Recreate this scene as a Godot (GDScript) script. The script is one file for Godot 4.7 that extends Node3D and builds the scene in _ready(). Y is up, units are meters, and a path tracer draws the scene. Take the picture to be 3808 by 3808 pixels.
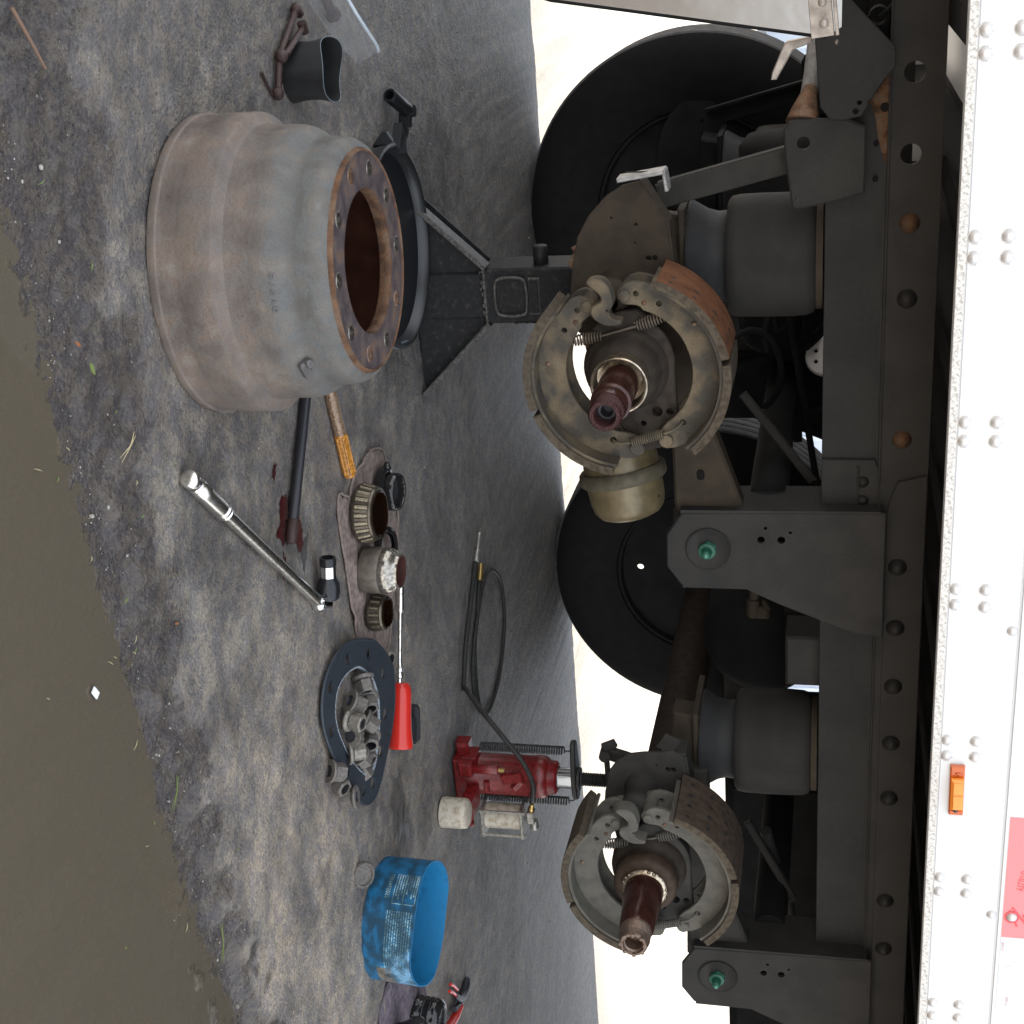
extends Node3D
# Trailer wheel end service on a dirt yard. Metres, y up; x runs along the trailer, z towards the viewer.

class Mb:
	var v := PackedVector3Array()
	var n := PackedVector3Array()
	var u := PackedVector2Array()
	var c := PackedColorArray()
	var ix := PackedInt32Array()
	var xf := Transform3D()
	var col := Color.WHITE
	var ring_col := []

	func p(pos: Vector3, nor: Vector3, uv := Vector2.ZERO) -> int:
		v.append(xf * pos)
		n.append((xf.basis * nor).normalized())
		u.append(uv)
		c.append(col)
		return v.size() - 1

	func t(a: int, b: int, d: int) -> void:
		var g := (v[d] - v[a]).cross(v[b] - v[a])
		if g.dot(n[a] + n[b] + n[d]) < 0.0:
			ix.append_array([a, d, b])
		else:
			ix.append_array([a, b, d])

	func q(a: int, b: int, d: int, e: int) -> void:
		t(a, b, d)
		t(a, d, e)

	func quad(a: Vector3, b: Vector3, d: Vector3, e: Vector3) -> void:
		var m := (d - a).cross(b - a).normalized()
		q(p(a, m, Vector2(0, 0)), p(b, m, Vector2(1, 0)), p(d, m, Vector2(1, 1)), p(e, m, Vector2(0, 1)))

	# prof: (radius, height) points walked upwards on the outside; turned about local y
	func lathe(prof: Array, seg := 32, a0 := 0.0, a1 := TAU, crease := 0.8) -> void:
		var m := prof.size()
		var sn: Array[Vector2] = []
		for i in m - 1:
			var d: Vector2 = prof[i + 1] - prof[i]
			sn.append(Vector2(d.y, -d.x).normalized())
		for i in m - 1:
			var na := sn[i]
			var nb := sn[i]
			if i > 0 and absf(sn[i].angle_to(sn[i - 1])) < crease:
				na = (sn[i] + sn[i - 1]).normalized()
			if i < m - 2 and absf(sn[i].angle_to(sn[i + 1])) < crease:
				nb = (sn[i] + sn[i + 1]).normalized()
			var base := v.size()
			for k in seg + 1:
				var a := a0 + (a1 - a0) * k / seg
				var ca := cos(a)
				var sa := sin(a)
				if ring_col:
					col = ring_col[i]
				p(Vector3(prof[i].x * ca, prof[i].y, prof[i].x * sa), Vector3(na.x * ca, na.y, na.x * sa), Vector2(float(k) / seg, float(i) / (m - 1)))
				if ring_col:
					col = ring_col[i + 1]
				p(Vector3(prof[i + 1].x * ca, prof[i + 1].y, prof[i + 1].x * sa), Vector3(nb.x * ca, nb.y, nb.x * sa), Vector2(float(k) / seg, float(i + 1) / (m - 1)))
			for k in seg:
				q(base + k * 2, base + k * 2 + 1, base + k * 2 + 3, base + k * 2 + 2)

	func cyl(a: Vector3, b: Vector3, r: float, seg := 16, bev := 0.0) -> void:
		var d := b - a
		var keep := xf
		xf = xf * Transform3D(Mb.up_to(d.normalized()), a)
		var h := d.length()
		if bev > 0.0:
			lathe([Vector2(0, 0), Vector2(r - bev, 0), Vector2(r, bev), Vector2(r, h - bev), Vector2(r - bev, h), Vector2(0, h)], seg)
		else:
			lathe([Vector2(0, 0), Vector2(r, 0), Vector2(r, h), Vector2(0, h)], seg)
		xf = keep

	static func up_to(y: Vector3) -> Basis:
		var x := y.cross(Vector3(0.31, 0.17, 0.93)).normalized()
		return Basis(x, y, x.cross(y))

	func tube(path: Array, r, seg := 8, closed := false) -> void:
		var m := path.size()
		var base := v.size()
		var side := Vector3.ZERO
		var arc := 0.0
		for i in m:
			var a: Vector3 = path[(i - 1 + m) % m] if closed or i > 0 else path[i]
			var b: Vector3 = path[(i + 1) % m] if closed or i < m - 1 else path[i]
			var d := (b - a).normalized()
			if side == Vector3.ZERO:
				side = d.cross(Vector3(0.31, 0.17, 0.93)).normalized()
			side = (side - d * side.dot(d)).normalized()
			var up := d.cross(side)
			var rr: float = r[i] if r is Array else r
			if i > 0:
				arc += (path[i] - path[i - 1]).length()
			for k in seg + 1:
				var w := TAU * k / seg
				var o := side * cos(w) + up * sin(w)
				p(path[i] + o * rr, o, Vector2(float(k) / seg, arc))
		for i in (m if closed else m - 1):
			for k in seg:
				var j := (i + 1) % m
				q(base + i * (seg + 1) + k, base + i * (seg + 1) + k + 1, base + j * (seg + 1) + k + 1, base + j * (seg + 1) + k)
		if not closed:
			for e in [0, m - 1]:
				var d: Vector3 = (path[0] - path[1]).normalized() if e == 0 else (path[m - 1] - path[m - 2]).normalized()
				var mid := p(path[e], d)
				var first := v.size()
				for k in seg + 1:
					var s: int = base + e * (seg + 1) + k
					v.append(v[s])
					n.append((xf.basis * d).normalized())
					u.append(Vector2.ZERO)
					c.append(col)
				for k in seg:
					t(mid, first + k, first + k + 1)

	# flat plate of outline poly (x, y), thickness along z centred on 0, chamfered rim, round holes as Vector3(x, y, r)
	func plate(outline: PackedVector2Array, depth: float, bev := 0.0, holes: Array = [], crease := 0.6) -> void:
		var o := outline.duplicate()
		var m := o.size()
		var area := 0.0
		for i in m:
			area += o[i].cross(o[(i + 1) % m])
		if area < 0.0:
			o.reverse()
		var en: Array[Vector2] = []
		for i in m:
			var d := o[(i + 1) % m] - o[i]
			en.append(Vector2(d.y, -d.x).normalized())
		var inn := PackedVector2Array()
		for i in m:
			var a := en[(i - 1 + m) % m]
			var b := en[i]
			var w := a + b
			inn.append(o[i] - w * (bev / maxf(0.4, w.length_squared() * 0.5)))
		var z1 := depth * 0.5
		for s in [1.0, -1.0]:
			for piece in Mb.pieces(inn, holes):
				var tr := Geometry2D.triangulate_polygon(piece)
				var base := v.size()
				for q2 in piece:
					p(Vector3(q2.x, q2.y, z1 * s), Vector3(0, 0, s), q2)
				for k in range(0, tr.size(), 3):
					t(base + tr[k], base + tr[k + 1], base + tr[k + 2])
		for i in m:
			var j := (i + 1) % m
			var na := en[i]
			var nb := en[i]
			if absf(en[i].angle_to(en[(i - 1 + m) % m])) < crease:
				na = (en[i] + en[(i - 1 + m) % m]).normalized()
			if absf(en[i].angle_to(en[j])) < crease:
				nb = (en[i] + en[j]).normalized()
			var a3 := Vector3(na.x, na.y, 0)
			var b3 := Vector3(nb.x, nb.y, 0)
			q(p(Vector3(o[i].x, o[i].y, z1 - bev), a3), p(Vector3(o[j].x, o[j].y, z1 - bev), b3), p(Vector3(o[j].x, o[j].y, bev - z1), b3), p(Vector3(o[i].x, o[i].y, bev - z1), a3))
			if bev > 0.0:
				for s in [1.0, -1.0]:
					var am := (a3 + Vector3(0, 0, s)).normalized()
					var bm := (b3 + Vector3(0, 0, s)).normalized()
					q(p(Vector3(o[i].x, o[i].y, (z1 - bev) * s), am), p(Vector3(o[j].x, o[j].y, (z1 - bev) * s), bm), p(Vector3(inn[j].x, inn[j].y, z1 * s), bm), p(Vector3(inn[i].x, inn[i].y, z1 * s), am))
		for h in holes:
			var base := v.size()
			for k in 17:
				var w := TAU * k / 16
				for s in [1.0, -1.0]:
					p(Vector3(h.x + h.z * cos(w), h.y + h.z * sin(w), z1 * s), Vector3(-cos(w), -sin(w), 0))
			for k in 16:
				q(base + k * 2, base + k * 2 + 1, base + k * 2 + 3, base + k * 2 + 2)

	static func pieces(poly: PackedVector2Array, holes: Array) -> Array:
		if holes.is_empty():
			return [poly]
		var xs := [-1e3]
		for h in holes:
			if not xs.any(func(x): return absf(x - h.x) < 1e-4):
				xs.append(h.x)
		xs.append(1e3)
		xs.sort()
		var out := []
		for i in xs.size() - 1:
			var strip := PackedVector2Array([Vector2(xs[i], -1e3), Vector2(xs[i + 1], -1e3), Vector2(xs[i + 1], 1e3), Vector2(xs[i], 1e3)])
			var now: Array = Geometry2D.intersect_polygons(poly, strip)
			for h in holes:
				var disc := PackedVector2Array()
				for k in 16:
					disc.append(Vector2(h.x, h.y) + Vector2.from_angle(TAU * k / 16) * h.z)
				var nxt := []
				for piece in now:
					nxt.append_array(Geometry2D.clip_polygons(piece, disc))
				now = nxt
			out.append_array(now)
		return out

	func box(size: Vector3, at := Vector3.ZERO, bev := 0.0, turn := Basis()) -> void:
		var keep := xf
		xf = xf * Transform3D(turn, at)
		var a := size.x * 0.5
		var b := size.y * 0.5
		plate(PackedVector2Array([Vector2(-a, -b), Vector2(a, -b), Vector2(a, b), Vector2(-a, b)]), size.z, bev)
		xf = keep

	func bar(a: Vector3, b: Vector3, wide: float, thick: float, face := Vector3(0, 0, 1), bev := 0.0) -> void:
		var x := (b - a).normalized()
		var z := (face - x * face.dot(x)).normalized()
		box(Vector3((b - a).length(), wide, thick), (a + b) * 0.5, bev, Basis(x, z.cross(x), z))

	func ball(at: Vector3, r: Vector3, seg := 12, low := -1.0) -> void:
		var keep := xf
		xf = xf * Transform3D(Basis.from_scale(r), at)
		var pr := []
		var m := seg / 2
		for i in m + 1:
			var w := lerpf(asin(low), PI / 2, float(i) / m)
			pr.append(Vector2(maxf(cos(w), 0.0), sin(w)))
		lathe(pr, seg, 0.0, TAU, 2.0)
		xf = keep

	# curved slab between two radii about local z, from angle a0 to a1
	func arc(r0: float, r1: float, a0: float, a1: float, z0: float, z1: float, seg := 24) -> void:
		var base := v.size()
		for k in seg + 1:
			var w := a0 + (a1 - a0) * k / seg
			var d := Vector3(cos(w), sin(w), 0)
			for e in [[r1, z0, d], [r1, z1, d], [r1, z1, Vector3(0, 0, 1)], [r0, z1, Vector3(0, 0, 1)], [r0, z1, -d], [r0, z0, -d], [r0, z0, Vector3(0, 0, -1)], [r1, z0, Vector3(0, 0, -1)]]:
				var rr: float = e[0]
				var zz: float = e[1]
				var nn: Vector3 = e[2]
				p(d * rr + Vector3(0, 0, zz), nn)
		for k in seg:
			for f in 4:
				q(base + k * 8 + f * 2, base + k * 8 + f * 2 + 1, base + k * 8 + 8 + f * 2 + 1, base + k * 8 + 8 + f * 2)
		for e in [[a0, -1.0], [a1, 1.0]]:
			var w: float = e[0]
			var d := Vector3(cos(w), sin(w), 0)
			var m: Vector3 = Vector3(-sin(w), cos(w), 0) * e[1]
			q(p(d * r0 + Vector3(0, 0, z0), m), p(d * r1 + Vector3(0, 0, z0), m), p(d * r1 + Vector3(0, 0, z1), m), p(d * r0 + Vector3(0, 0, z1), m))

	func coil(a: Vector3, b: Vector3, r: float, wire: float, turns: float, seg := 12, r_mid := -1.0) -> void:
		var d := (b - a)
		var bs := Mb.up_to(d.normalized())
		var pts := []
		var m := int(turns * seg)
		for i in m + 1:
			var f := float(i) / m
			var w := TAU * turns * f
			var rr := r if r_mid < 0.0 else lerpf(r, r_mid, sin(f * PI))
			pts.append(a + d * f + bs.x * (cos(w) * rr) + bs.z * (sin(w) * rr))
		tube(pts, wire, 6)

	func mesh() -> ArrayMesh:
		var arr := []
		arr.resize(Mesh.ARRAY_MAX)
		arr[Mesh.ARRAY_VERTEX] = v
		arr[Mesh.ARRAY_NORMAL] = n
		arr[Mesh.ARRAY_TEX_UV] = u
		arr[Mesh.ARRAY_COLOR] = c
		arr[Mesh.ARRAY_INDEX] = ix
		var am := ArrayMesh.new()
		am.add_surface_from_arrays(Mesh.PRIMITIVE_TRIANGLES, arr)
		return am


var M := {}
var rng := RandomNumberGenerator.new()
var taken := {}
var trailer: Node3D
var bump := FastNoiseLite.new()
var wave := FastNoiseLite.new()
const T0 := Vector3(1.5, 0, -3.534)
const SIDE := -2.234
const MID := -3.534
const AXLE := Vector3(0.851, 0.532, -2.69)
const PITCH := 1.243


func V(x: float, y: float) -> Vector2:
	return Vector2(x, y)


func W(x: float, y: float, z: float) -> Vector3:
	return Vector3(x, y, z)


func poly(a: Array) -> PackedVector2Array:
	var o := PackedVector2Array()
	for i in range(0, a.size(), 2):
		o.append(Vector2(a[i], a[i + 1]))
	return o


func ngon(r: float, k := 6, turn := 0.0) -> PackedVector2Array:
	var o := PackedVector2Array()
	for i in k:
		o.append(Vector2.from_angle(turn + TAU * i / k) * r)
	return o


func smooth2(a: PackedVector2Array, each := 4) -> PackedVector2Array:
	var o := PackedVector2Array()
	var m := a.size()
	for i in m:
		for k in each:
			o.append(a[i].cubic_interpolate(a[(i + 1) % m], a[(i - 1 + m) % m], a[(i + 2) % m], float(k) / each))
	return o


func smooth3(a: Array, each := 6) -> Array:
	var o := []
	var m := a.size()
	for i in m - 1:
		var pre: Vector3 = a[maxi(i - 1, 0)]
		var post: Vector3 = a[mini(i + 2, m - 1)]
		for k in each:
			o.append((a[i] as Vector3).cubic_interpolate(a[i + 1], pre, post, float(k) / each))
	o.append(a[m - 1])
	return o


func numbered(called: String) -> String:
	taken[called] = taken.get(called, 0) + 1
	return called if taken[called] == 1 else "%s_%03d" % [called, taken[called] - 1]


func tag(o: Node3D, label: String, category: String, group := "") -> Node3D:
	o.set_meta("label", label)
	o.set_meta("category", category)
	if group:
		o.set_meta("group", group)
	return o


func thing(called: String, label: String, category: String, at := Vector3.ZERO, turn := Vector3.ZERO, group := "") -> Node3D:
	var o := Node3D.new()
	o.name = numbered(called)
	o.position = at
	o.rotation = turn
	add_child(o, true)
	return tag(o, label, category, group)


func put(parent: Node3D, called: String, m: Mb, mat: Material) -> MeshInstance3D:
	return put_mesh(parent, called, m.mesh(), mat)


func put_mesh(parent: Node3D, called: String, m: Mesh, mat: Material, at := Transform3D()) -> MeshInstance3D:
	var o := MeshInstance3D.new()
	o.name = called if parent != self else numbered(called)
	o.mesh = m
	o.material_override = mat
	o.transform = at
	parent.add_child(o, true)
	return o


func on_trailer(called: String, m: Mb, mat: Material, label := "") -> MeshInstance3D:
	var o := put(trailer, called, m, mat)
	o.position = -T0
	if label:
		o.set_meta("label", label)
	return o


func setting(called: String, m: Mb, mat: Material) -> MeshInstance3D:
	var o := put(self, called, m, mat)
	o.set_meta("kind", "structure")
	return o


# ---------------------------------------------------------------- textures and materials
func grains(size: int, freq: float, octaves: int, sd: int, kind := FastNoiseLite.TYPE_SIMPLEX_SMOOTH) -> PackedByteArray:
	var f := FastNoiseLite.new()
	f.noise_type = kind
	f.seed = sd
	f.frequency = freq
	f.fractal_octaves = octaves
	f.fractal_type = FastNoiseLite.FRACTAL_FBM if octaves > 1 else FastNoiseLite.FRACTAL_NONE
	return f.get_seamless_image(size, size).get_data()


func ramp(stops: Array, x: float) -> Color:
	for i in range(1, stops.size()):
		if x <= stops[i][0]:
			var f: float = (x - stops[i - 1][0]) / (stops[i][0] - stops[i - 1][0])
			return (stops[i - 1][1] as Color).lerp(stops[i][1], clampf(f, 0, 1))
	return stops[-1][1]


# colour ramp (linear colours) over a coarse noise, broken up by a fine one
func patina(size: int, freq: float, stops: Array, sd: int, fine := 0.25, speck := 0.0, speck_color := Color.WHITE) -> ImageTexture:
	var a := grains(size, freq, 5, sd)
	var b := grains(size, 0.11, 2, sd + 7)
	var table := []
	for i in 256:
		table.append(ramp(stops, i / 255.0))
	var bytes := PackedByteArray()
	bytes.resize(size * size * 3)
	for i in size * size:
		var k: Color = table[a[i]]
		var g := 1.0 + (b[i] / 255.0 - 0.5) * 2.0 * fine
		if speck > 0.0 and b[i] > 255.0 * (1.0 - speck):
			k = k.lerp(speck_color, 0.7)
		bytes[i * 3] = clampi(int(255.0 * pow(clampf(k.r * g, 0, 1), 0.4545)), 0, 255)
		bytes[i * 3 + 1] = clampi(int(255.0 * pow(clampf(k.g * g, 0, 1), 0.4545)), 0, 255)
		bytes[i * 3 + 2] = clampi(int(255.0 * pow(clampf(k.b * g, 0, 1), 0.4545)), 0, 255)
	return ImageTexture.create_from_image(Image.create_from_data(size, size, false, Image.FORMAT_RGB8, bytes))


func heights(size: int, freq: float, octaves: int, sd: int) -> ImageTexture:
	return ImageTexture.create_from_image(Image.create_from_data(size, size, false, Image.FORMAT_L8, grains(size, freq, octaves, sd)))


func lc(r: float, g: float, b: float) -> Color:
	return Color(r, g, b)


func mk(called: String, color: Color, rough: float, metal := 0.0, tex: Texture2D = null, per_m := 3.0, bump: Texture2D = null, bump_cm := 0.05, rough_tex: Texture2D = null) -> StandardMaterial3D:
	var m := StandardMaterial3D.new()
	m.resource_name = called
	m.albedo_color = color.linear_to_srgb()
	m.roughness = rough
	m.metallic = metal
	if metal < .2 and rough > .5:
		m.metallic_specular = .3
	m.cull_mode = BaseMaterial3D.CULL_DISABLED
	if tex or bump or rough_tex:
		m.uv1_triplanar = true
		m.uv1_scale = Vector3.ONE * per_m
	if tex:
		m.albedo_texture = tex
	if rough_tex:
		m.roughness_texture = rough_tex
	if bump:
		m.heightmap_enabled = true
		m.heightmap_texture = bump
		m.heightmap_scale = bump_cm
	M[called] = m
	return m


func materials() -> void:
	var grime := patina(512, 0.012, [[0.0, lc(.42, .40, .38)], [0.4, lc(.72, .70, .68)], [0.65, lc(.95, .93, .9)], [1.0, lc(1, .98, .95)]], 3, 0.12)
	var film := patina(512, 0.009, [[0.0, lc(.70, .70, .71)], [0.4, lc(.82, .82, .82)], [0.65, lc(.95, .94, .92)], [1.0, lc(1, .98, .95)]], 5, 0.1)
	var streak := patina(512, 0.02, [[0.0, lc(.30, .28, .26)], [0.45, lc(.55, .52, .5)], [0.6, lc(.9, .9, .9)], [1.0, lc(1, 1, 1)]], 11, 0.2)
	var rust := patina(512, 0.014, [[0.0, lc(.05, .035, .03)], [0.35, lc(.12, .07, .045)], [0.5, lc(.24, .125, .07)], [0.62, lc(.2, .14, .1)], [1.0, lc(.3, .22, .16)]], 21, 0.25)
	var drum := patina(1024, 0.006, [[0.0, lc(.085, .066, .056)], [0.35, lc(.12, .096, .082)], [0.5, lc(.135, .117, .105)], [0.62, lc(.155, .115, .09)], [0.75, lc(.175, .135, .11)], [1.0, lc(.22, .19, .165)]], 31, 0.2, 0.03, lc(.4, .33, .26))
	var face := patina(512, 0.014, [[0.0, lc(.035, .027, .03)], [0.45, lc(.075, .055, .055)], [0.62, lc(.095, .072, .066)], [0.74, lc(.12, .075, .055)], [1.0, lc(.17, .10, .07)]], 41, 0.22)
	var worn := patina(512, 0.02, [[0.0, lc(.009, .009, .010)], [0.6, lc(.012, .012, .013)], [0.75, lc(.02, .019, .018)], [1.0, lc(.05, .045, .04)]], 51, 0.25)
	var patchy := heights(512, 0.015, 4, 61)
	var pits := heights(512, 0.09, 3, 71)
	var dents := heights(512, 0.02, 4, 81)
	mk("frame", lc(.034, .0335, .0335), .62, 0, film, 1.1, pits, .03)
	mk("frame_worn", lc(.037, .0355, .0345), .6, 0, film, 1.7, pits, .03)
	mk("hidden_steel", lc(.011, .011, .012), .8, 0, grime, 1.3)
	mk("rusty", lc(1, 1, 1), .85, 0, rust, 4.0, pits, .06)
	mk("brown_plate", lc(.054, .042, .031), .75, 0, film, 3.3, pits, .04)
	mk("grey_plate", lc(.046, .044, .041), .75, 0, film, 3.3, pits, .04)
	mk("web_tan", lc(1, 1, 1), .72, 0, patina(512, .007, [[0.0, lc(.045, .039, .032)], [0.4, lc(.066, .057, .046)], [0.52, lc(.098, .079, .055)], [0.7, lc(.14, .108, .069)], [1.0, lc(.17, .135, .09)]], 161, .14), 2.6, pits, .04)
	mk("web_grey", lc(.125, .118, .103), .75, 0, film, 5.0, pits, .04)
	mk("lining_orange", lc(.165, .072, .037), .9, 0, grime, 3.0, pits, .02)
	mk("lining_grey", lc(.085, .063, .05), .9, 0, grime, 6.0, pits, .05)
	mk("lining_edge", lc(.095, .078, .059), .9, 0, grime, 8.0, pits, .05)
	mk("spring_tan", lc(.12, .095, .07), .7, .2)
	mk("hub_iron", lc(.042, .034, .028), .7, 0, grime, 4.0, pits, .06)
	mk("greasy_red", lc(.055, .02, .016), .2, .3, grime, 5.0)
	mk("hub_rust", lc(.06, .04, .03), .6, .1, grime, 5.0, pits, .05)
	mk("thread_steel", lc(.26, .19, .15), .3, .7, grime, 14.0, pits, .08)
	mk("thread_red", lc(.07, .022, .02), .2, .4, streak, 20.0, pits, .1)
	mk("sleeve", lc(.55, .47, .36), .28, .9, streak, 5.0)
	mk("can_beige", lc(.175, .14, .078), .36, .25, grime, 4.0, pits, .02)
	mk("clamp", lc(.11, .098, .07), .55, .1, grime, 4.0)
	mk("rubber", lc(.007, .007, .008), .75, 0, grime, 2.5, pits, .03)
	mk("tread", lc(.09, .09, .093), .85, 0, grime, 3.0, pits, .06)
	mk("bag", lc(.034, .032, .031), .7, 0, film, 2.6, pits, .02)
	mk("pedestal", lc(.036, .037, .039), .6, 0, film, 2.6, pits, .02)
	mk("green", lc(.012, .10, .062), .5, 0)
	mk("green_tip", lc(.12, .33, .25), .5, 0)
	mk("white_side", lc(.60, .61, .62), .4, 0)
	mk("white_dirty", lc(.66, .64, .61), .7, 0, patina(512, .05, [[0.0, lc(.45, .43, .41)], [0.35, lc(.7, .69, .67)], [0.55, lc(.98, .98, .98)], [1.0, lc(1, 1, 1)]], 91, .3), 5.0)
	mk("rivet", lc(.7, .68, .67), .4, .1)
	mk("rust_dark", lc(.55, .5, .45), .85, 0, rust, 3.0, pits, .06)
	mk("amber", lc(.5, .10, .018), .12, 0)
	mk("amber_lens", lc(.9, .27, .03), .08, 0)
	M.amber_lens.subsurf_scatter_enabled = true
	M.amber_lens.subsurf_scatter_strength = .3
	mk("screw_dark", lc(.05, .05, .06), .4, .5)
	mk("tape_red", lc(.70, .20, .21), .3, 0)
	mk("tape_red_dark", lc(.6, .06, .07), .3, 0)
	mk("tape_white", lc(.6, .63, .65), .3, 0)
	mk("tape_logo", lc(.88, .9, .9), .4, 0)
	mk("tape_print", lc(.65, .4, .42), .5, 0)
	mk("stainless", lc(.24, .245, .255), .13, 1.0, null, .6, dents, .08)
	mk("bracket_alu", lc(.4, .36, .33), .45, .4, grime, 4.0)
	mk("tab_bright", lc(.4, .4, .4), .5, .2, grime, 7.0)
	mk("drum_cast", lc(1, 1, 1), .58, 0, drum, 2.2, pits, .09)
	mk("drum_shoulder", lc(.115, .108, .106), .42, .1, grime, 3.0, pits, .07)
	mk("drum_face", lc(1, 1, 1), .42, .1, face, 3.2, pits, .05)
	mk("drum_rust", lc(1, 1, 1), .8, 0, rust, 6.0, pits, .05)
	mk("drum_inside", lc(.10, .038, .024), .6, 0, grime, 3.0)
	mk("black_plastic", lc(.012, .0125, .014), .33, 0, null, 6.0, null)
	mk("black_matte", lc(.011, .011, .0115), .5, 0, grime, 6.0)
	mk("plastic_edge", lc(.10, .12, .135), .5, 0)
	mk("stand_black", lc(1, 1, 1), .55, .0, worn, 5.0, pits, .05)
	mk("stand_edge", lc(.10, .095, .09), .55, .3, streak, 9.0)
	mk("chrome", lc(.82, .8, .76), .24, 1.0, patina(512, .02, [[0.0, lc(.35, .28, .2)], [0.3, lc(.7, .66, .6)], [0.45, lc(1, 1, 1)], [1.0, lc(1, 1, 1)]], 141, .08), 7.0)
	mk("clean_chrome", lc(.72, .73, .72), .12, 1.0)
	mk("impact_black", lc(.02, .02, .022), .28, .4)
	mk("bar_black", lc(.018, .017, .02), .42, .2)
	mk("handle_orange", lc(.5, .21, .03), .22, 0, streak, 9.0)
	mk("handle_dirty", lc(.3, .2, .13), .3, .3, streak, 14.0)
	mk("rag", lc(.235, .185, .165), .95, 0, grime, 8.0, pits, .05)
	mk("rag_purple", lc(.17, .14, .165), .95, 0, grime, 8.0, pits, .05)
	mk("roller_steel", lc(.30, .26, .19), .3, .8, streak, 22.0)
	mk("cage_oily", lc(.13, .11, .085), .3, .7, grime, 12.0)
	mk("bore_brown", lc(.075, .045, .025), .25, .4, rust, 14.0)
	mk("oily_black", lc(.014, .013, .013), .12, 0, null, 6.0, dents, .1)
	mk("cap_brown", lc(.15, .125, .105), .45, .3, grime, 8.0)
	mk("cap_shiny", lc(.42, .39, .34), .2, .8, streak, 12.0)
	mk("deep_red", lc(.05, .018, .015), .4, 0)
	mk("red_plastic", lc(.5, .022, .014), .25, 0)
	mk("red_paint", lc(.2, .010, .011), .36, 0, streak, 8.0, pits, .02)
	mk("grip_black", lc(.02, .02, .022), .6, 0)
	mk("brass", lc(.6, .42, .16), .3, .9)
	mk("motor_white", lc(.5, .45, .37), .5, .1, patina(512, .014, [[0.0, lc(.45, .38, .3)], [0.35, lc(.72, .67, .6)], [0.6, lc(.95, .95, .95)], [1.0, lc(1, 1, 1)]], 151, .15), 7.0, pits, .03)
	mk("galv", lc(.42, .41, .38), .4, .7, grime, 12.0)
	mk("spring_black", lc(.022, .022, .022), .45, .2)
	mk("hose", lc(.035, .035, .033), .55, 0, grime, 6.0)
	mk("flange_black", lc(.026, .032, .04), .5, .2, patina(512, .02, [[0.0, lc(.6, .6, .6)], [0.55, lc(.95, .95, .95)], [0.68, lc(2.0, 2.1, 2.2) * .45], [1.0, lc(1, 1, 1)]], 101, .3), 7.0, pits, .04)
	mk("flange_edge", lc(.3, .34, .38), .6, 0, streak, 14.0)
	mk("nut_grey", lc(.16, .145, .13), .5, .35, grime, 16.0, pits, .04)
	mk("nut_pale", lc(.24, .22, .19), .5, .35, grime, 16.0, pits, .04)
	mk("blue_inside", lc(.010, .155, .33), .42, 0, patina(512, .012, [[0.0, lc(.35, .35, .4)], [0.3, lc(.85, .9, .9)], [0.6, lc(1, 1, 1)], [1.0, lc(1, 1, 1)]], 111, .1), 5.0)
	mk("clear", lc(.8, .82, .85), .12, 0)
	M.clear.transparency = BaseMaterial3D.TRANSPARENCY_ALPHA
	M.clear.albedo_color.a = .12
	mk("clear_rim", lc(.6, .66, .72), .3, 0)
	mk("oily_rust", lc(.035, .014, .011), .18, .2, null, 20.0, pits, .1)
	mk("oil_red", lc(.045, .008, .008), .08, 0, null, 20.0, dents, .1)
	mk("wet_dark", lc(.06, .056, .052), .3, 0, null, 20.0, pits, .1)
	mk("straw", lc(.45, .38, .22), .8)
	mk("leaf_green", lc(.13, .16, .05), .7)
	mk("leaf_orange", lc(.24, .09, .035), .7)
	mk("paper", lc(.7, .7, .72), .8)
	mk("twig", lc(.16, .1, .07), .9)
	mk("stone", lc(1, 1, 1), .9)
	M.stone.vertex_color_use_as_albedo = true
	M.drum_cast.vertex_color_use_as_albedo = true
	mk("siding", lc(.55, .6, .68), .5)
	mk("siding_rib", lc(.6, .65, .73), .5)
	mk("roof_grey", lc(.4, .4, .42), .6)
	mk("bark", lc(.12, .09, .07), .9)
	mk("foliage", lc(.09, .2, .03), .7)
	var water := mk("water", lc(.098, .080, .057), .05)
	water.metallic_specular = .35
	water.transparency = BaseMaterial3D.TRANSPARENCY_ALPHA
	water.albedo_color.a = .84
	mk("ground_dry", lc(1, 1, 1), .66, 0, ground_tex(), 1.0, ground_relief(), .34)
	M.ground_dry.vertex_color_use_as_albedo = true
	M.ground_dry.uv1_world_triplanar = true
	var wet: StandardMaterial3D = M.ground_dry.duplicate()
	wet.resource_name = "ground_wet"
	M.ground_dry.metallic_specular = .5
	wet.roughness = 1.0
	wet.roughness_texture = patina(512, .03, [[0.0, lc(.003, .003, .003)], [0.4, lc(.01, .01, .01)], [0.6, lc(.05, .05, .05)], [1.0, lc(.2, .2, .2)]], 131, .3)
	wet.heightmap_scale = .38
	M.ground_wet = wet


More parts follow.
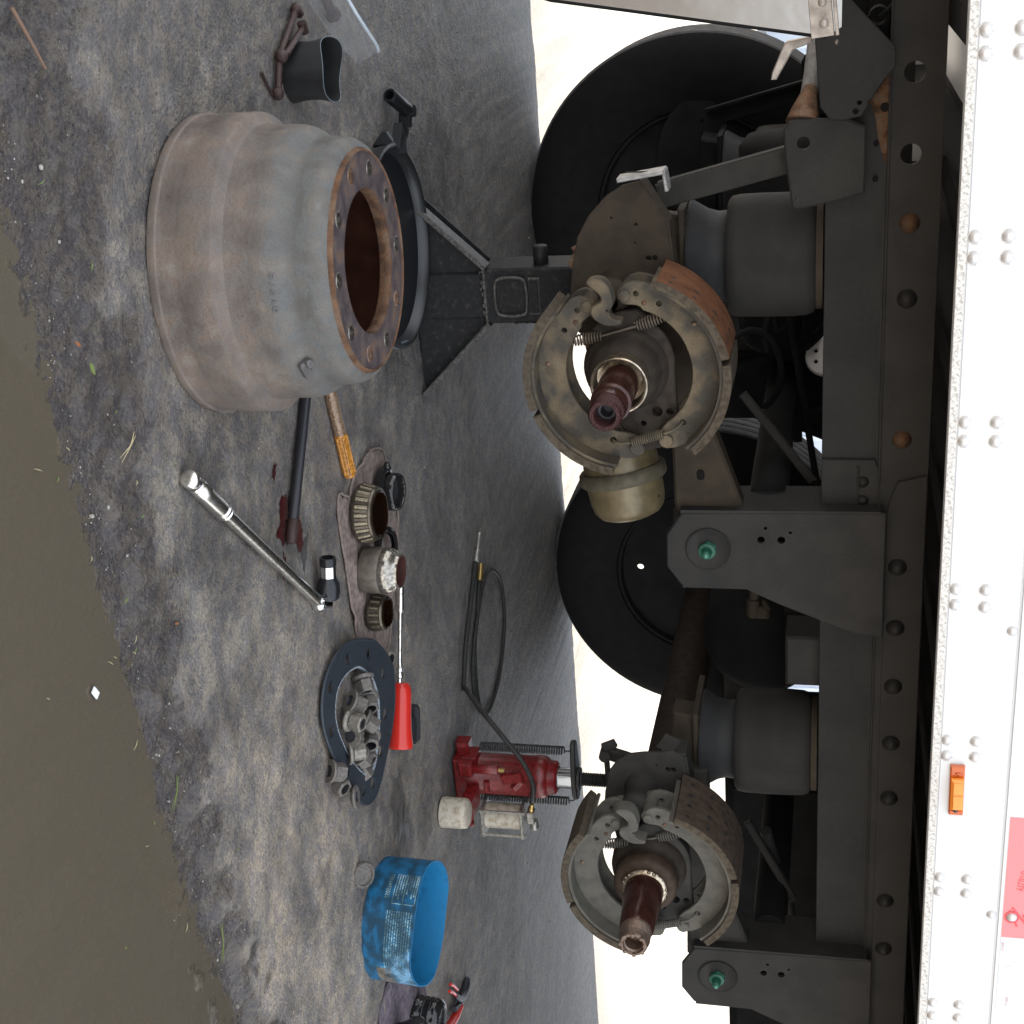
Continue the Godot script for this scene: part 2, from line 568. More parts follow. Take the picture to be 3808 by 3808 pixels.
func ground_tex() -> ImageTexture:
	var s := 1280
	var lo := grains(s, .016, 6, 201)
	var hi := grains(s, .2, 2, 202)
	var mid := grains(s, .06, 4, 203)
	var pit := grains(s, .08, 2, 207)
	var bytes := PackedByteArray()
	bytes.resize(s * s * 3)
	for i in s * s:
		var a := lo[i] / 255.0
		var b := mid[i] / 255.0
		var g := hi[i] / 255.0
		var p := pit[i] / 255.0
		# tan dust lying in crisp flecks over darker hard standing
		var f := smoothstep(.44, .56, a * .6 + b * .4 + (g - .5) * .16)
		var k := lerpf(.395, .49, f) + .18 * (b - .5) + .30 * (g - .5)
		if g > .80:
			k += (g - .80) * 2.2
		if p < .24:
			k *= .38 + .62 * smoothstep(.12, .24, p)
		if p > .83:
			k += (p - .83) * 2.4
		k = clampf(k, .04, 1.0)
		bytes[i * 3] = int(255.0 * pow(clampf(k * lerpf(.99, 1.06, f), 0, 1), .4545))
		bytes[i * 3 + 1] = int(255.0 * pow(clampf(k * lerpf(.965, .985, f), 0, 1), .4545))
		bytes[i * 3 + 2] = int(255.0 * pow(clampf(k * lerpf(.985, .87, f), 0, 1), .4545))
	return ImageTexture.create_from_image(Image.create_from_data(s, s, false, Image.FORMAT_RGB8, bytes))


func ground_relief() -> ImageTexture:
	var s := 1024
	var hi := grains(s, .12, 3, 202)
	var mid := grains(s, .03, 4, 205)
	var bytes := PackedByteArray()
	bytes.resize(s * s)
	for i in s * s:
		bytes[i] = int(hi[i] * .5 + mid[i] * .5)
	return ImageTexture.create_from_image(Image.create_from_data(s, s, false, Image.FORMAT_L8, bytes))


func _ready() -> void:
	# camera: the photograph was taken with the phone held upright on its side, so the picture lies on its right-hand side
	var cam := Camera3D.new()
	cam.name = "camera"
	cam.fov = 40.7124
	cam.near = .05
	cam.far = 900.0
	cam.position = W(0, .95, 0)
	cam.basis = Basis(W(0, 1, 0), deg_to_rad(-23.6597)) * Basis(W(1, 0, 0), deg_to_rad(-13.1425)) * Basis(W(0, 0, 1), deg_to_rad(90.9502))
	add_child(cam)
	cam.current = true
	var we := WorldEnvironment.new()
	we.name = "environment"
	var env := Environment.new()
	env.background_mode = Environment.BG_SKY
	var sky := Sky.new()
	var sm := ProceduralSkyMaterial.new()
	sm.sky_top_color = Color(.70, .735, .785)
	sm.sky_horizon_color = Color(.90, .90, .885)
	sm.sky_curve = .2
	sm.ground_horizon_color = Color(.72, .72, .70)
	sm.ground_bottom_color = Color(.4, .38, .35)
	sm.sun_angle_max = 12.0
	sky.sky_material = sm
	env.sky = sky
	env.tonemap_mode = Environment.TONE_MAPPER_LINEAR
	env.tonemap_exposure = 4.1
	env.sdfgi_enabled = true
	env.ssao_enabled = true
	env.ssil_enabled = true
	we.environment = env
	add_child(we)
	var sun := DirectionalLight3D.new()
	sun.name = "sun"
	sun.light_energy = 1.5
	sun.light_color = Color(1, .96, .9)
	sun.light_angular_distance = .5
	sun.shadow_enabled = true
	sun.position = W(4, 20, -8)
	sun.basis = Basis.looking_at(W(.12, -1, .30).normalized())
	add_child(sun)

	rng.seed = 77
	materials()
	build_ground()
	build_yard()
	build_trailer()
	build_big_things()
	build_tools()
	build_bearings()
	build_small_things()
	for o in find_children("*", "GeometryInstance3D", true, false):
		(o as GeometryInstance3D).cast_shadow = GeometryInstance3D.SHADOW_CASTING_SETTING_ON


# ---------------------------------------------------------------- ground, water, far yard
const SHORE := [-3.0, -1.05, 0.0, -1.40, .28, -1.475, .45, -1.49, .62, -1.495, .87, -1.518, 1.0, -1.54, 1.17, -1.547, 1.35, -1.566, 1.49, -1.60, 1.68, -1.645, 2.2, -1.78, 6.0, -2.6]
const BANK := [-3.0, -1.45, .05, -1.70, .18, -1.715, .34, -1.694, .53, -1.69, .69, -1.665, .91, -1.65, 1.02, -1.615, 1.13, -1.655, 1.26, -1.671, 1.385, -1.674, 1.555, -1.70, 1.74, -1.72, 2.2, -1.86, 6.0, -2.7]
const LEVEL := -.022
# oil and damp stains in the yard: x, z, radius, stretch along z, darkening
const STAINS := [[.80, -1.80, .13, 1.0, .72], [.98, -2.12, .10, 1.0, .62], [.90, -1.98, .10, 1.6, .75], [1.80, -2.47, .09, 1.4, .6], [1.98, -2.62, .08, 1.0, .7], [2.0, -2.95, .16, 1.0, .7], [1.15, -1.82, .12, 1.5, .8], [.30, -2.20, .10, 1.3, .75], [.55, -3.2, .22, .7, .72], [1.40, -2.9, .2, .8, .78], [2.35, -2.2, .12, 1.0, .75], [1.66, -2.02, .05, 1.2, .7]]


func along(line: Array, x: float) -> float:
	for i in range(2, line.size(), 2):
		if x <= line[i]:
			return lerpf(line[i - 1], line[i + 1], clampf((x - line[i - 2]) / (line[i] - line[i - 2]), 0, 1))
	return line[-1]


func axis(lo: float, hi: float, step: float, far: float) -> PackedFloat32Array:
	var o := PackedFloat32Array()
	var grow := step
	var x := lo
	var left := []
	while x > -far:
		grow *= 1.35
		x -= grow
		left.append(x)
	left.reverse()
	o.append_array(PackedFloat32Array(left))
	x = lo
	while x < hi:
		o.append(x)
		x += step
	grow = step
	while x < far:
		o.append(x)
		grow *= 1.35
		x += grow
	return o


func build_ground() -> void:
	bump.seed = 5
	bump.frequency = 22.0
	bump.fractal_octaves = 4
	wave.seed = 6
	wave.frequency = 2.2
	wave.fractal_octaves = 3
	var spot := FastNoiseLite.new()
	spot.seed = 9
	spot.frequency = 5.0
	spot.fractal_octaves = 4
	var clod := FastNoiseLite.new()
	clod.seed = 12
	clod.noise_type = FastNoiseLite.TYPE_CELLULAR
	clod.frequency = 58.0
	clod.fractal_type = FastNoiseLite.FRACTAL_NONE
	var xs := axis(-.25, 3.0, .0085, 400.0)
	var zs := axis(-3.4, -1.0, .0085, 400.0)
	var nx := xs.size()
	var nz := zs.size()
	var m := Mb.new()
	var wetness := PackedFloat32Array()
	for k in nz:
		var z := zs[k]
		for i in nx:
			var x := xs[i]
			var near := x > -1.2 and x < 5.0 and z > -6.0 and z < -.4
			var y := 0.0
			var wet := 0.0
			var c := Vector3(.56, .55, .53)
			if absf(x) < 9.0 and absf(z) < 4.9:
				c = Vector3(.37, .337, .30)
			if near:
				var sh := along(SHORE, x) + .007 * wave.get_noise_2d(x * 3.0, z * 3.0)
				var bk := along(BANK, x) + .10 * spot.get_noise_2d(x * 1.6, z * 1.6)
				var s := sh - z
				var b := bump.get_noise_2d(x, z)
				var cl := clod.get_noise_2d(x, z)
				if s < 0.0:
					var shoal := smoothstep(1.25, 1.6, x) * (1.0 - smoothstep(.0, .26, -s))
					y = LEVEL + maxf(s * lerpf(.10, .03, shoal), -.05) + b * lerpf(.004, .013, shoal) * minf(1.0, -s * 12.0 + .4)
					wet = 1.0
				else:
					var f := clampf(s / maxf(sh - bk, .05), 0, 1)
					y = lerpf(LEVEL, 0.0, smoothstep(0.0, 1.0, f))
					var mud := (1.0 - smoothstep(.7, 1.2, s / maxf(sh - bk, .05)))
					y += mud * (b * .005 + cl * .0045 + .003) * minf(1.0, s * 11.0 + .06)
					wet = mud
				y += .0022 * b + .006 * wave.get_noise_2d(x, z) * (1.0 - wet)
				# darker damp, oily hard standing nearer the axles, paler dust towards the right
				var damp := smoothstep(-.25, .30, spot.get_noise_2d(x + 4.0, z * 1.5) + .30 * (1.25 - x))
				c = c.lerp(Vector3(.20, .182, .175), damp * .75)
				c = c.lerp(Vector3(.33, .325, .32), smoothstep(-2.5, -3.0, z) * .75)
				c = c.lerp(Vector3(.56, .48, .40), clampf(spot.get_noise_2d(x * 1.0 + 9.0, z * 1.6) * 1.2 + .45, 0, 1) * .9 * smoothstep(.16, -.10, absf(z + 1.90) - .22) * smoothstep(.95, 1.5, x))
				c *= 1.0 + .34 * spot.get_noise_2d(x * 1.1, z * 1.1 + 3.0) + .16 * spot.get_noise_2d(x * 4.0, z * 4.0 + 3.0) + .16 * b
				c = c.lerp(Vector3(.135, .122, .118), wet * .9)
				for st in STAINS:
					var dd := Vector2(x - st[0], (z - st[1]) * st[3]).length() + .055 * spot.get_noise_2d(x * 2.2 + 5.0, z * 2.2) + .02 * b
					c *= lerpf(st[4], 1.0, smoothstep(st[2] * .55, st[2], dd))
				if s < 0.0:
					c = Vector3(.15, .13, .10) * (1.0 + .35 * b)
			m.col = Color(c.x, c.y, c.z)
			m.p(W(x, y, z), Vector3.UP)
			wetness.append(wet)
	# smooth normals from the grid
	for k in nz:
		for i in nx:
			var a := k * nx + i
			var l := m.v[k * nx + maxi(i - 1, 0)]
			var r := m.v[k * nx + mini(i + 1, nx - 1)]
			var d := m.v[maxi(k - 1, 0) * nx + i]
			var f := m.v[mini(k + 1, nz - 1) * nx + i]
			m.n[a] = (f - d).cross(r - l).normalized()
	var dry := PackedInt32Array()
	var soaked := PackedInt32Array()
	for k in nz - 1:
		for i in nx - 1:
			var a := k * nx + i
			var six := PackedInt32Array([a, a + 1, a + nx + 1, a, a + nx + 1, a + nx])
			if wetness[a] > .45 + .3 * spot.get_noise_2d(m.v[a].x * 9.0, m.v[a].z * 9.0):
				soaked.append_array(six)
			else:
				dry.append_array(six)
	m.ix = dry
	var am := m.mesh()
	m.ix = soaked
	var wm := m.mesh()
	var g := put_mesh(self, "ground", am, M.ground_dry)
	g.set_meta("kind", "structure")
	g = put_mesh(self, "muddy_ground", wm, M.ground_wet)
	g.set_meta("kind", "structure")
	# the puddle
	var w := Mb.new()
	w.quad(W(-2.5, LEVEL, -.2), W(5.0, LEVEL, -.2), W(5.0, LEVEL, -2.0), W(-2.5, LEVEL, -1.62))
	setting("puddle_water", w, M.water)
	# small stones trodden into the mud and the yard
	var st := Mb.new()
	st.ball(Vector3.ZERO, W(1, .6, .8), 6)
	var mm := MultiMesh.new()
	mm.transform_format = MultiMesh.TRANSFORM_3D
	mm.use_colors = true
	mm.mesh = st.mesh()
	var count := 4200
	mm.instance_count = count
	for i in count:
		var x := rng.randf_range(-.3, 4.2)
		var z := rng.randf_range(-4.4, -1.5) if i % 3 else along(SHORE, x) - absf(rng.randfn(0, .05))
		var r := .0010 * exp(rng.randfn(0, .45))
		if i % 60 == 0:
			r *= 2.4
		var s := along(SHORE, x) - z
		if s < .01:
			z -= .02
		var y := LEVEL * (1.0 - smoothstep(0.0, 1.0, clampf((along(SHORE, x) - z) / maxf(along(SHORE, x) - along(BANK, x), .05), 0, 1)))
		mm.set_instance_transform(i, Transform3D(Basis(Vector3.UP, rng.randf() * TAU) * Basis.from_scale(W(r, r, r * rng.randf_range(.7, 1.3))), W(x, y + r * .3, z)))
		var k := rng.randf_range(.10, .36)
		mm.set_instance_color(i, Color(k, k * .93, k * .84))
	var mi := MultiMeshInstance3D.new()
	mi.name = "gravel"
	mi.multimesh = mm
	mi.material_override = M.stone
	mi.set_meta("kind", "stuff")
	mi.set_meta("label", "pale grit and tiny stones scattered over the yard and mud")
	mi.set_meta("category", "gravel")
	add_child(mi)
	# clippings of grass and straw washed up along the puddle
	var gb := Mb.new()
	for i in 46:
		var x := rng.randf_range(-.05, 2.1)
		var off := rng.randfn(.06, .09)
		var z := along(SHORE, x) - off
		if rng.randf() < .18:
			z = along(SHORE, x) + rng.randf_range(.02, .35)
		var y := (LEVEL + .002) if z > along(SHORE, x) else LEVEL * (1.0 - clampf(off / .2, 0, 1)) + .007
		var len := rng.randf_range(.005, .018)
		var d := Vector3(rng.randfn(), rng.randfn(0, .1), rng.randfn()).normalized()
		var k := W(x, y, z)
		gb.col = Color(.36, .31, .19) if rng.randf() < .65 else Color(.15, .22, .06)
		gb.tube([k - d * len * .5, k + W(0, .0012, 0), k + d * len * .5], [.0004, .0008, .0002], 4)
	var gm := put(self, "grass_clippings", gb, M.stone)
	gm.set_meta("kind", "stuff")
	gm.set_meta("label", "straw and grass clippings strewn along the puddle edge")
	gm.set_meta("category", "grass")


func build_yard() -> void:
	# long metal shed far behind the trailer, its shaded side towards the viewer
	var shed := thing("metal_shed", "pale blue metal sided shed far behind the trailer", "building", W(8, 0, -19))
	var wl := Mb.new()
	wl.box(W(44, 5.0, 8), W(0, 2.5, -4))
	put(shed, "wall", wl, M.siding)
	var rf := Mb.new()
	rf.box(W(45, .25, 9), W(0, 5.12, -4))
	put(shed, "roof", rf, M.roof_grey)
	var rb := Mb.new()
	for i in 180:
		rb.box(W(.06, 4.9, .05), W(-21.9 + i * .244, 2.48, .027))
	var ribs := put(shed, "siding_rib", rb, M.siding_rib)
	ribs.set_meta("kind", "stuff")
	# one green tree showing past the trailer's tail
	var tree := thing("leafy_tree", "bright green leafy tree beyond the rear end of the trailer", "tree", W(.9, 0, -14.5))
	var tr := Mb.new()
	tr.tube([W(0, 0, 0), W(.05, 1.2, 0), W(0, 2.4, .1), W(.15, 3.4, 0)], [.16, .12, .09, .03], 8)
	tr.tube([W(0.02, 1.6, 0), W(.5, 2.5, .2), W(.9, 3.0, .3)], [.07, .05, .02], 6)
	tr.tube([W(0.02, 1.3, 0), W(-.5, 2.1, .3), W(-.9, 2.7, .1)], [.07, .05, .02], 6)
	put(tree, "trunk", tr, M.bark)
	var lf := Mb.new()
	for i in 2600:
		var d := Vector3(rng.randfn(), rng.randfn(), rng.randfn()).normalized() * pow(rng.randf(), .4)
		var ctr := [W(0, 2.3, 0), W(.7, 2.6, .3), W(-.7, 2.2, .1), W(0, 3.2, 0), W(0, 1.3, .5)][i % 5] as Vector3
		var k := ctr + d * .75
		var a := Vector3(rng.randfn(), rng.randfn() * .5, rng.randfn()).normalized() * .05
		var b := a.cross(Vector3(rng.randfn(), rng.randfn(), rng.randfn()).normalized()).normalized() * .03
		lf.quad(k - a, k + b, k + a, k - b)
	put(tree, "crown", lf, M.foliage)


# ---------------------------------------------------------------- the trailer
func build_trailer() -> void:
	trailer = thing("semi_trailer", "white box semi-trailer with dark steel chassis, wheels off on the near side", "trailer", T0)
	# body
	var side := Mb.new()
	side.box(W(11.7, 2.9, 2.5), W(4.95, 2.69, MID))
	on_trailer("body", side, M.white_side)
	var rail := Mb.new()
	# lower side rail: extruded section swept along x (drawn as y, z outline)
	var sec := poly([1.1305, -.030, 1.1305, 0, 1.134, .002, 1.1425, .002, 1.1435, 0, 1.1455, 0, 1.1465, .002, 1.262, .002, 1.263, -.001, 1.266, -.001, 1.267, .004, 1.36, .004, 1.36, -.030])
	for s in [[SIDE, 1.0], [2.0 * MID - SIDE, -1.0]]:
		rail.xf = Transform3D(Basis(W(0, 1, 0), W(0, 0, s[1]), W(s[1], 0, 0)), W(4.95, 0, s[0]))
		rail.plate(sec, 11.7)
	on_trailer("side_rail", rail, M.white_side)
	var dirt := Mb.new()
	dirt.box(W(11.69, .0125, .001), W(4.95, 1.1375, SIDE + .0023))
	on_trailer("dirty_edge", dirt, M.white_dirty, "grimy lower lip of the white side rail")
	var rv := Mb.new()
	rv.ball(Vector3.ZERO, W(.0105, .0105, .0038), 18)
	var rim := Mb.new()
	rim.xf = Transform3D(Basis(W(1, 0, 0), PI / 2), Vector3.ZERO)
	rim.lathe([V(.0122, 0), V(.0117, .0005), V(.010, .0007)], 20)
	var rmesh := rv.mesh()
	var ring_mesh := rim.mesh()
	var x := .2115 - .3048 * 2.0
	for i in 14:
		for dx in [-.0165, .0165]:
			for y in [1.1555, 1.2052]:
				var o := put_mesh(trailer, "rivet", rmesh, M.rivet, Transform3D(Basis(), W(x + dx, y, SIDE + .0018) - T0))
				put_mesh(o, "grime_ring", ring_mesh, M.white_dirty)
				if i == 5 and dx > 0 and y < 1.16:
					o.position.x -= .003
		x += .3048
	var sr := Mb.new()
	sr.ball(Vector3.ZERO, W(.0098, .0098, .004), 14)
	var smesh := sr.mesh()
	for i in 5:
		for y in [1.2535, 1.2895]:
			put_mesh(trailer, "small_rivet", smesh, M.rivet, Transform3D(Basis(), W(1.187 - .61 + .61 * i, y, SIDE + (.0018 if y < 1.26 else .0055)) - T0))
	# amber marker lamp
	var lamp := Node3D.new()
	lamp.name = "marker_lamp"
	lamp.position = W(1.517, 1.1765, SIDE + .002) - T0
	lamp.rotation.z = .01
	lamp.set_meta("label", "amber plastic side marker lamp on the white rail")
	trailer.add_child(lamp, true)
	var m := Mb.new()
	m.box(W(.107, .0255, .007), W(0, 0, .0035), .0025)
	m.box(W(.012, .0235, .004), W(-.0465, 0, .0085), .0015)
	m.box(W(.010, .0235, .003), W(.0475, 0, .008), .0012)
	put(lamp, "base", m, M.amber)
	m = Mb.new()
	m.box(W(.066, .0215, .016), W(.004, 0, .012), .005)
	m.box(W(.025, .0175, .004), W(-.012, .001, .0205), .0015)
	m.box(W(.030, .0175, .004), W(.018, .001, .0205), .0015)
	put(lamp, "lens", m, M.amber_lens)
	m = Mb.new()
	m.ball(W(.0425, -.001, .008), W(.0055, .0055, .003), 10)
	put(lamp, "screw", m, M.screw_dark)
	m = Mb.new()
	m.lathe([V(.002, 0), V(.0045, 0), V(.005, .002), V(.002, .003)], 12)
	var ring := put(lamp, "screw", m, M.amber)
	ring.transform = Transform3D(Basis(W(1, 0, 0), PI / 2), W(-.034, .001, .0065))
	# reflective tape
	m = Mb.new()
	m.box(W(.275, .052, .0006), W(1.7085, 1.2995, SIDE + .0045))
	on_trailer("red_tape", m, M.tape_red, "red reflective sticker")
	m = Mb.new()
	for k in [[1.775, 1.2895, 1.812, 1.316], [1.782, 1.286, 1.818, 1.300], [1.79, 1.310, 1.822, 1.325]]:
		m.bar(W(k[0], k[1], SIDE + .0052), W(k[2], k[3], SIDE + .0052), .004, .0016)
	m.xf.origin = W(1.797, 1.2895, SIDE + .0052)
	m.arc(.0105, .0135, 0, TAU, 0, .001, 16)
	on_trailer("tape_crease", m, M.tape_red_dark)
	m = Mb.new()
	m.box(W(.182, .052, .0006), W(1.937, 1.2995, SIDE + .0045))
	var tw := on_trailer("white_tape", m, M.tape_white, "white reflective sticker with a globe emblem")
	tw.position = -T0
	var logo := Mb.new()
	var lx := 1.9355
	var ly := 1.304
	var lz := SIDE + .0052
	logo.xf = Transform3D(Basis(), W(lx, ly, lz))
	logo.arc(.0235, .0246, 0, TAU, 0, .0004, 36)
	logo.arc(.030, .031, 2.35, 3.93, 0, .0004, 16)
	for k in [-1.0, 1.0]:
		logo.bar(W(-.022, k * .0125, .0002), W(.022, k * .0125, .0002), .001, .0004)
		logo.bar(W(k * .009, -.0225, .0002), W(k * .009, -.0105, .0002), .001, .0004)
		logo.bar(W(k * .009, .0225, .0002), W(k * .009, .0105, .0002), .001, .0004)
	on_trailer("globe_emblem", logo, M.tape_logo)
	for f in [["UTILITY", .0135, lx, ly - .0012, .16, "emblem_lettering", M.tape_logo], ["DOT-C2", .0058, 2.002, 1.2925, .0, "tape_lettering", M.tape_print], ["DOT-C2", .0058, 1.868, 1.2775, .0, "tape_lettering", M.tape_print], ["UTILITY", .0135, 1.712, ly - .0012, .16, "emblem_lettering", M.tape_red_dark]]:
		var tm := TextMesh.new()
		tm.text = f[0]
		var sf := SystemFont.new()
		sf.font_names = PackedStringArray(["Droid Sans"])
		tm.font = sf
		tm.font_size = 64
		tm.pixel_size = f[1] / 64.0
		tm.depth = .0004
		var o := put_mesh(trailer, f[5], tm, f[6], Transform3D(Basis(W(0, 0, 1), -f[4]), W(f[2], f[3], SIDE + .0054) - T0))
		o.scale = W(1.0, 1.3, 1.0) if f[1] > .01 else Vector3.ONE
	# floor and cross members
	m = Mb.new()
	m.box(W(11.7, .03, 2.52), W(4.95, 1.262, MID))
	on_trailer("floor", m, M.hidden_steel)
	m = Mb.new()
	var ib := poly([-.03, 0, .03, 0, .03, .006, .004, .006, .004, .09, .03, .09, .03, .097, -.03, .097, -.03, .09, -.004, .09, -.004, .006, -.03, .006])
	m.plate(ib, 2.53)
	var cross := m.mesh()
	for i in 16:
		put_mesh(trailer, "cross_member", cross, M.hidden_steel, Transform3D(Basis(), W(.2115 - .61 + .3048 * (i + 1), 1.149, MID) - T0))
	# chassis rails, near and far
	for far in [false, true]:
		var s := -1.0 if far else 1.0
		var z0 := 2.0 * MID + 2.93 if far else -2.93
		m = Mb.new()
		m.xf = Transform3D(Basis(), W(0, 0, z0))
		# slider channel, from its rusty tail end at x = .33
		m.box(W(7.0, .124, .008), W(.335 + 3.5, .983, -.004 * s), .0015)
		m.box(W(7.0, .008, .07), W(.335 + 3.5, .925, -.043 * s), .0015)
		m.box(W(7.0, .008, .07), W(.335 + 3.5, 1.040, -.043 * s))
		on_trailer("slider_rail", m, M.frame)
		m = Mb.new()
		m.xf = Transform3D(Basis(), W(0, 0, z0 + .006 * s))
		var holes := [Vector3(.325, 1.09, .021), Vector3(.483, 1.088, .021)]
		m.plate(poly([-.44, 1.0465, 8.0, 1.0465, 8.0, 1.149, -.44, 1.149]), .009, .001, holes)
		m.box(W(8.44, .005, .012), W(3.78, 1.0445, .004 * s), .001)
		on_trailer("body_rail", m, M.frame_worn)
		if far:
			continue
		m = Mb.new()
		m.box(W(7.0, .004, .003), W(.335 + 3.5, 1.0395, z0 + .0015))
		on_trailer("weld_seam", m, M.frame_worn)
		m = Mb.new()
		m.ball(Vector3.ZERO, W(.021, .021, .008), 16)
		var bolt := m.mesh()
		var n := 0
		for bx in [.634, .795, 1.115, 1.425, 1.583, 1.741, 1.90, 2.06, 2.375, 2.53]:
			var mat: Material = M.rust_dark if n in [0, 2] else M.frame_worn
			put_mesh(trailer, "rail_bolt", bolt, mat, Transform3D(Basis(), W(bx * .98, 1.0905, z0 + (.0105 if bx < 1.2 else .018)) - T0))
			n += 1
		m = Mb.new()
		m.plate(smooth2(poly([.335, .985, .36, .99, .40, 1.015, .45, 1.024, .50, 1.042, .335, 1.042]), 3), .002)
		var ru := on_trailer("rust_patch", m, M.rust_dark, "orange rusted tail of the slider rail")
		ru.position = W(0, 0, z0 + .0025) - T0
		for k in [[.38, .985, .008], [.39, 1.035, .009], [.46, 1.02, .006], [.46, .99, .006], [.53, 1.02, .006]]:
			m = Mb.new()
			m.xf = Transform3D(Basis(W(1, 0, 0), PI / 2), W(k[0], k[1], z0 + .0045))
			m.lathe([V(0, 0), V(k[2], 0), V(k[2], .001)], 12)
			on_trailer("rail_hole", m, M.rubber)
		# clamp where the slider is welded at the first hanger
		m = Mb.new()
		m.xf = Transform3D(Basis(), W(1.193, 0, z0 + .004))
		m.plate(poly([-.052, .921, .077, .921, .077, 1.036, .055, 1.058, .02, 1.062, .0, 1.048, -.02, 1.052, -.035, 1.042, -.052, 1.036]), .010, .002)
		m.box(W(.10, .006, .006), W(.012, 1.0, .006), .002)
		for k in [[.0, 1.01], [.045, 1.01]]:
			m.ball(W(k[0], k[1], .005), W(.014, .014, .006), 12)
		on_trailer("slider_clamp", m, M.frame_worn)
		m = Mb.new()
		m.xf = Transform3D(Basis(), W(0, 0, z0 + .0145))
		m.plate(poly([1.19, 1.085, 1.22, 1.074, 1.26, 1.064, 3.4, 1.060, 3.4, 1.147, 1.175, 1.147]), .006, .001)
		on_trailer("doubler_plate", m, M.frame_worn)
	# hangers, arms, springs, axles: near side whole, far side the same without the brakes
	for k in 2:
		for far in [false, true]:
			running_gear(k, far)
		axle(k)
		far_wheels(k)
		brake(k)
	rear_bits()
	under_bits()


func running_gear(k: int, far: bool) -> void:
	var dx := PITCH * k
	var fl := func(z: float) -> float: return 2.0 * MID - z if far else z
	var s := -1.0 if far else 1.0
	# hanger
	var m := Mb.new()
	m.xf = Transform3D(Basis(), W(dx, 0, fl.call(-2.88)))
	var hang := poly([1.249, 1.062, 1.25, .928, 1.255, .612, 1.31, .577, 1.391, .575, 1.436, .606, 1.444, .63, 1.440, .70, 1.444, .756, 1.458, .80, 1.478, .83, 1.535, .958, 1.545, .99, 1.56, 1.062])
	m.plate(hang, .012, .003, [Vector3(1.318, .79, .0085), Vector3(1.318, .835, .009), Vector3(1.289, .80, .004), Vector3(1.299, .855, .0035)])
	m.xf.origin.z = fl.call(-3.02)
	m.plate(hang, .010)
	m.xf.origin.z = fl.call(-2.95)
	for e in [[W(1.2525, .61, 0), W(1.2495, 1.05, 0)], [W(1.44, .61, 0), W(1.4405, .756, 0)], [W(1.44, .756, 0), W(1.477, .833, 0)], [W(1.477, .833, 0), W(1.55, 1.01, 0)]]:
		m.bar(e[0], e[1], .008, .148)
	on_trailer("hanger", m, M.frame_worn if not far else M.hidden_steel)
	if not far:
		var piv := Node3D.new()
		piv.name = "pivot"
		piv.position = W(1.343 + dx, .671, -2.8745) - T0
		trailer.add_child(piv, true)
		m = Mb.new()
		m.xf = Transform3D(Basis(W(1, 0, 0), PI / 2), Vector3.ZERO)
		m.lathe([V(.052, 0), V(.052, .004), V(.049, .006), V(.047, .004), V(.022, .002), V(0, .002)], 32)
		put(piv, "washer", m, M.frame_worn)
		m = Mb.new()
		m.plate(ngon(.021), .016, .002)
		m.xf = Transform3D(Basis(W(1, 0, 0), PI / 2), W(.002, -.002, .006))
		m.lathe([V(.0195, 0), V(.0195, .006), V(.012, .008), V(.0105, .026), V(.008, .029), V(0, .03)], 20)
		put(piv, "pivot_nut", m, M.green)
		m = Mb.new()
		m.ball(W(.002, -.002, .036), W(.0075, .0075, .003), 12)
		put(piv, "bolt_tip", m, M.green_tip)
	# trailing arm
	m = Mb.new()
	m.xf = Transform3D(Basis(), W(dx, 0, fl.call(-2.93)))
	m.plate(poly([.72, .60, 1.06, .592, 1.245, .594, 1.36, .62, 1.37, .70, 1.33, .755, 1.245, .748, 1.075, .69, .93, .655, .72, .655]), .055, .006, [])
	on_trailer("trailing_arm", m, M.grey_plate if k or far else M.brown_plate)
	m = Mb.new()
	m.xf = Transform3D(Basis(W(1, 0, 0), PI / 2), W(1.168 + dx, .655, fl.call(-2.93) + .0285 * s))
	m.lathe([V(.0095, 0), V(0, .0004)], 14)
	m.xf.origin.x += .008
	m.lathe([V(.0095, 0), V(0, .0004)], 14)
	on_trailer("arm_slot", m, M.rubber)
	# air spring
	var sp := Node3D.new()
	sp.name = "air_spring"
	sp.position = W(.705 + dx, 0, fl.call(-3.03)) - T0
	trailer.add_child(sp, true)
	m = Mb.new()
	m.lathe([V(0, .632), V(.122, .632), V(.124, .638), V(.118, .648), V(.104, .672), V(.098, .695), V(.100, .712), V(.108, .722)], 48)
	put(sp, "pedestal", m, M.pedestal)
	m = Mb.new()
	m.lathe([V(.095, .735), V(.108, .720), V(.120, .717), V(.129, .724), V(.1325, .742), V(.1335, .79), V(.133, .85), V(.131, .883), V(.126, .897), V(.115, .905), V(0, .906)], 56)
	put(sp, "bellows", m, M.bag)
	m = Mb.new()
	m.lathe([V(.1, .903), V(.118, .904), V(.118, .918), V(.1, .919)], 40)
	put(sp, "bead_plate", m, M.brown_plate)
	# beam end under the air spring
	m = Mb.new()
	m.box(W(.25, .014, .2), W(.705 + dx, .624, fl.call(-3.03)), .003)
	m.bar(W(.60 + dx, .600, fl.call(-3.0)), W(.86 + dx, .56, fl.call(-2.97)), .07, .09, W(0, 0, 1), .006)
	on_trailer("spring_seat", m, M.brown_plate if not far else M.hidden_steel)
	# fan-shaped bracket carrying the brake cam tube
	m = Mb.new()
	m.xf = Transform3D(Basis(), W(AXLE.x + dx, AXLE.y, fl.call(-2.80)))
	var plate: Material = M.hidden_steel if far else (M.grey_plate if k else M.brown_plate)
	var fan := poly([-.06, -.135, -.125, -.130, -.182, -.123, -.215, -.116, -.2483, -.1075, -.291, -.082, -.329, -.0453, -.350, -.010, -.357, .024, -.311, .059, -.2685, .0775, -.2256, .0818, -.177, .0859, -.10, .10, 0, .10, .05, 0])
